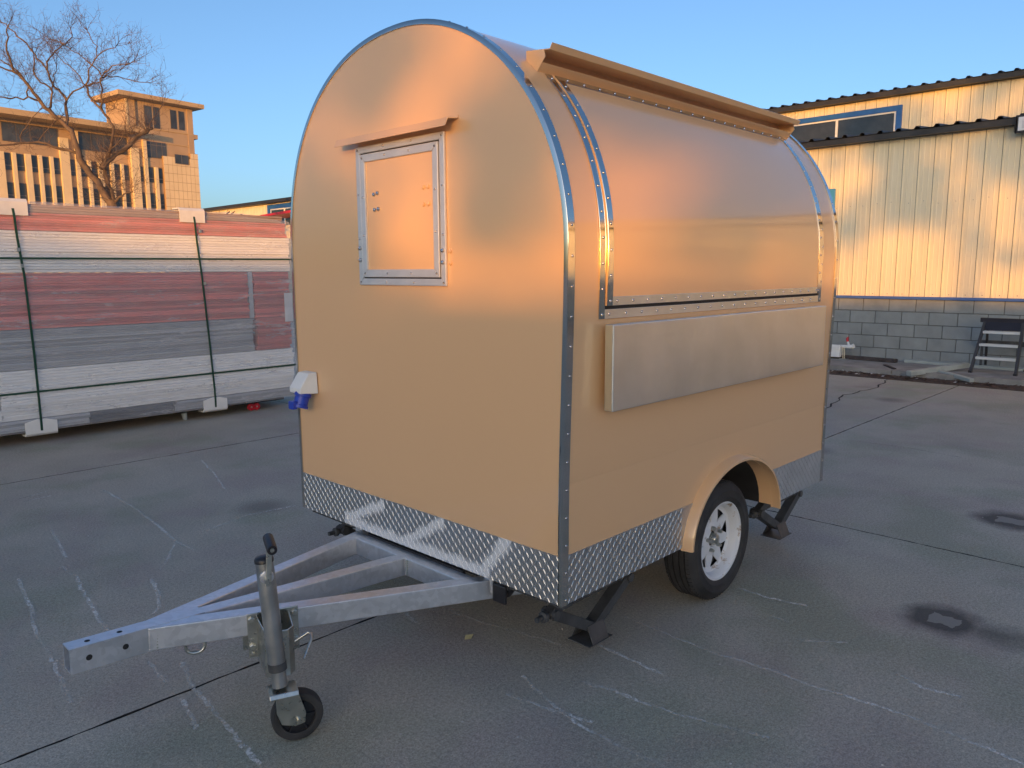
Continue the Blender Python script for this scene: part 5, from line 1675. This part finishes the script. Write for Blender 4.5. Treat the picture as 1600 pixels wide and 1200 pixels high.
while l < 18:
    prof += [(l, 0), (l + 0.07, 0), (l + 0.1, 0.035), (l + 0.17, 0.035), (l + 0.2, 0)]
    l += 0.27
m.sweep([[sp_(-24.9 - d, l, z) for l, d in prof] for z in (0.12, 2.88)], closed_sec=False)
obj('shade_container_side', m, 'container', bx)
obj('shade_container_body', sbox(-27.4, -24.94, 0.9, 18, 0.1, 2.95), 'container', bx)
obj('shade_container_rail', sbox(-24.94, -24.86, 0.88, 18.05, 2.86, 2.96), 'container', bx)
tnames = 'unseen shade trees behind the camera'
def shade_tree(s, l, h, zlo, n, seed, spread, extra, label):  # unseen trees, extra leaf clumps placed to shape the dapples
    rr = random.Random(seed)
    t = thing('unseen_shade_tree', tuple(sp_(s, l, 0)), label, 'tree', 'unseen shade trees behind the added wall')
    obj('trunk', MB().tube([sp_(s, l, 0), sp_(s + 0.1, l + 0.05, h * 0.4), sp_(s, l - 0.1, h * 0.95)], [0.13, 0.09, 0.03], 8), 'bark', t, smooth=60)
    lf = MB()
    cl = [(rr.gauss(0, spread), rr.uniform(zlo, h), rr.uniform(0.16, 0.40), 1.0) for _ in range(n)]
    cl += [(a - l, z, r, q) for a, z, r, q in extra]
    for (dl, cz, cr, q) in cl:
        c = sp_(s + rr.gauss(0, 0.6), l + dl, cz)
        for _ in range(int(q * cr * cr * 650) + 4):
            p = c + Vector((rr.gauss(0, 0.5), rr.gauss(0, 0.5), rr.gauss(0, 0.5))) * cr
            a = Vector((rr.gauss(0, 1), rr.gauss(0, 1), rr.gauss(0, 1))).normalized() * 0.08
            b = Vector((rr.gauss(0, 1), rr.gauss(0, 1), rr.gauss(0, 1))).normalized() * 0.08
            lf.add([p - a, p + b, p + a, p - b], [(0, 1, 2, 3)])
    obj('crown', lf, 'leaf', t, kind='stuff')
shade_tree(-30, -7.8, 7.53, 3.83, 56, 101, 1.0, [], 'tall unseen shade tree with the widest crown behind the wall')
shade_tree(-30, -4.9, 7.13, 4.03, 46, 102, 1.0, [(-5.8, 4.13, 0.45, 1.6), (-4.4, 4.13, 0.4, 1.6), (-3.3, 4.08, 0.4, 1.5), (-4.9, 3.73, 0.22, 1.4), (-3.8, 4.53, 0.4, 1.5), (-2.9, 3.53, 0.24, 1.2), (-5.3, 3.43, 0.2, 1.2), (-5.2, 5.03, 0.5, 1.5), (-4.0, 5.43, 0.45, 1.5)], 'unseen shade tree with a high lopsided crown behind the wall')
shade_tree(-30, -1.9, 6.73, 4.03, 14, 103, 0.6, [(-0.8, 3.58, 0.40, 3.2), (-0.75, 3.23, 0.3, 2.4), (-0.40, 3.71, 0.34, 3.2), (-1.2, 3.58, 0.38, 3.0), (-0.05, 3.75, 0.22, 2.4), (-1.3, 3.23, 0.2, 1.0), (-0.2, 3.58, 0.2, 1.4), (-0.4, 3.03, 0.15, 0.8), (-1.0, 2.88, 0.15, 1.0)], 'slender unseen shade tree with low side branches behind the wall')
shade_tree(-30, 2.1, 5.53, 4.03, 14, 104, 0.7, [(0.88, 3.75, 0.36, 3.0), (0.22, 3.29, 0.33, 3.0), (1.28, 3.15, 0.34, 3.0), (0.98, 2.99, 0.22, 2.4), (0.70, 2.68, 0.2, 2.0)], 'young unseen shade tree with sparse reaching branches behind the wall')
shade_tree(-30, 6.2, 5.93, 3.83, 20, 105, 0.9, [(5.2, 3.18, 0.3, 0.9), (5.7, 3.28, 0.35, 1.0), (4.6, 3.08, 0.2, 0.7)], 'round unseen shade tree behind the added container')
shade_tree(-31, -12, 7.13, 2.53, 60, 106, 1.6, [], 'bushy low-crowned unseen shade tree at the far end of the wall')
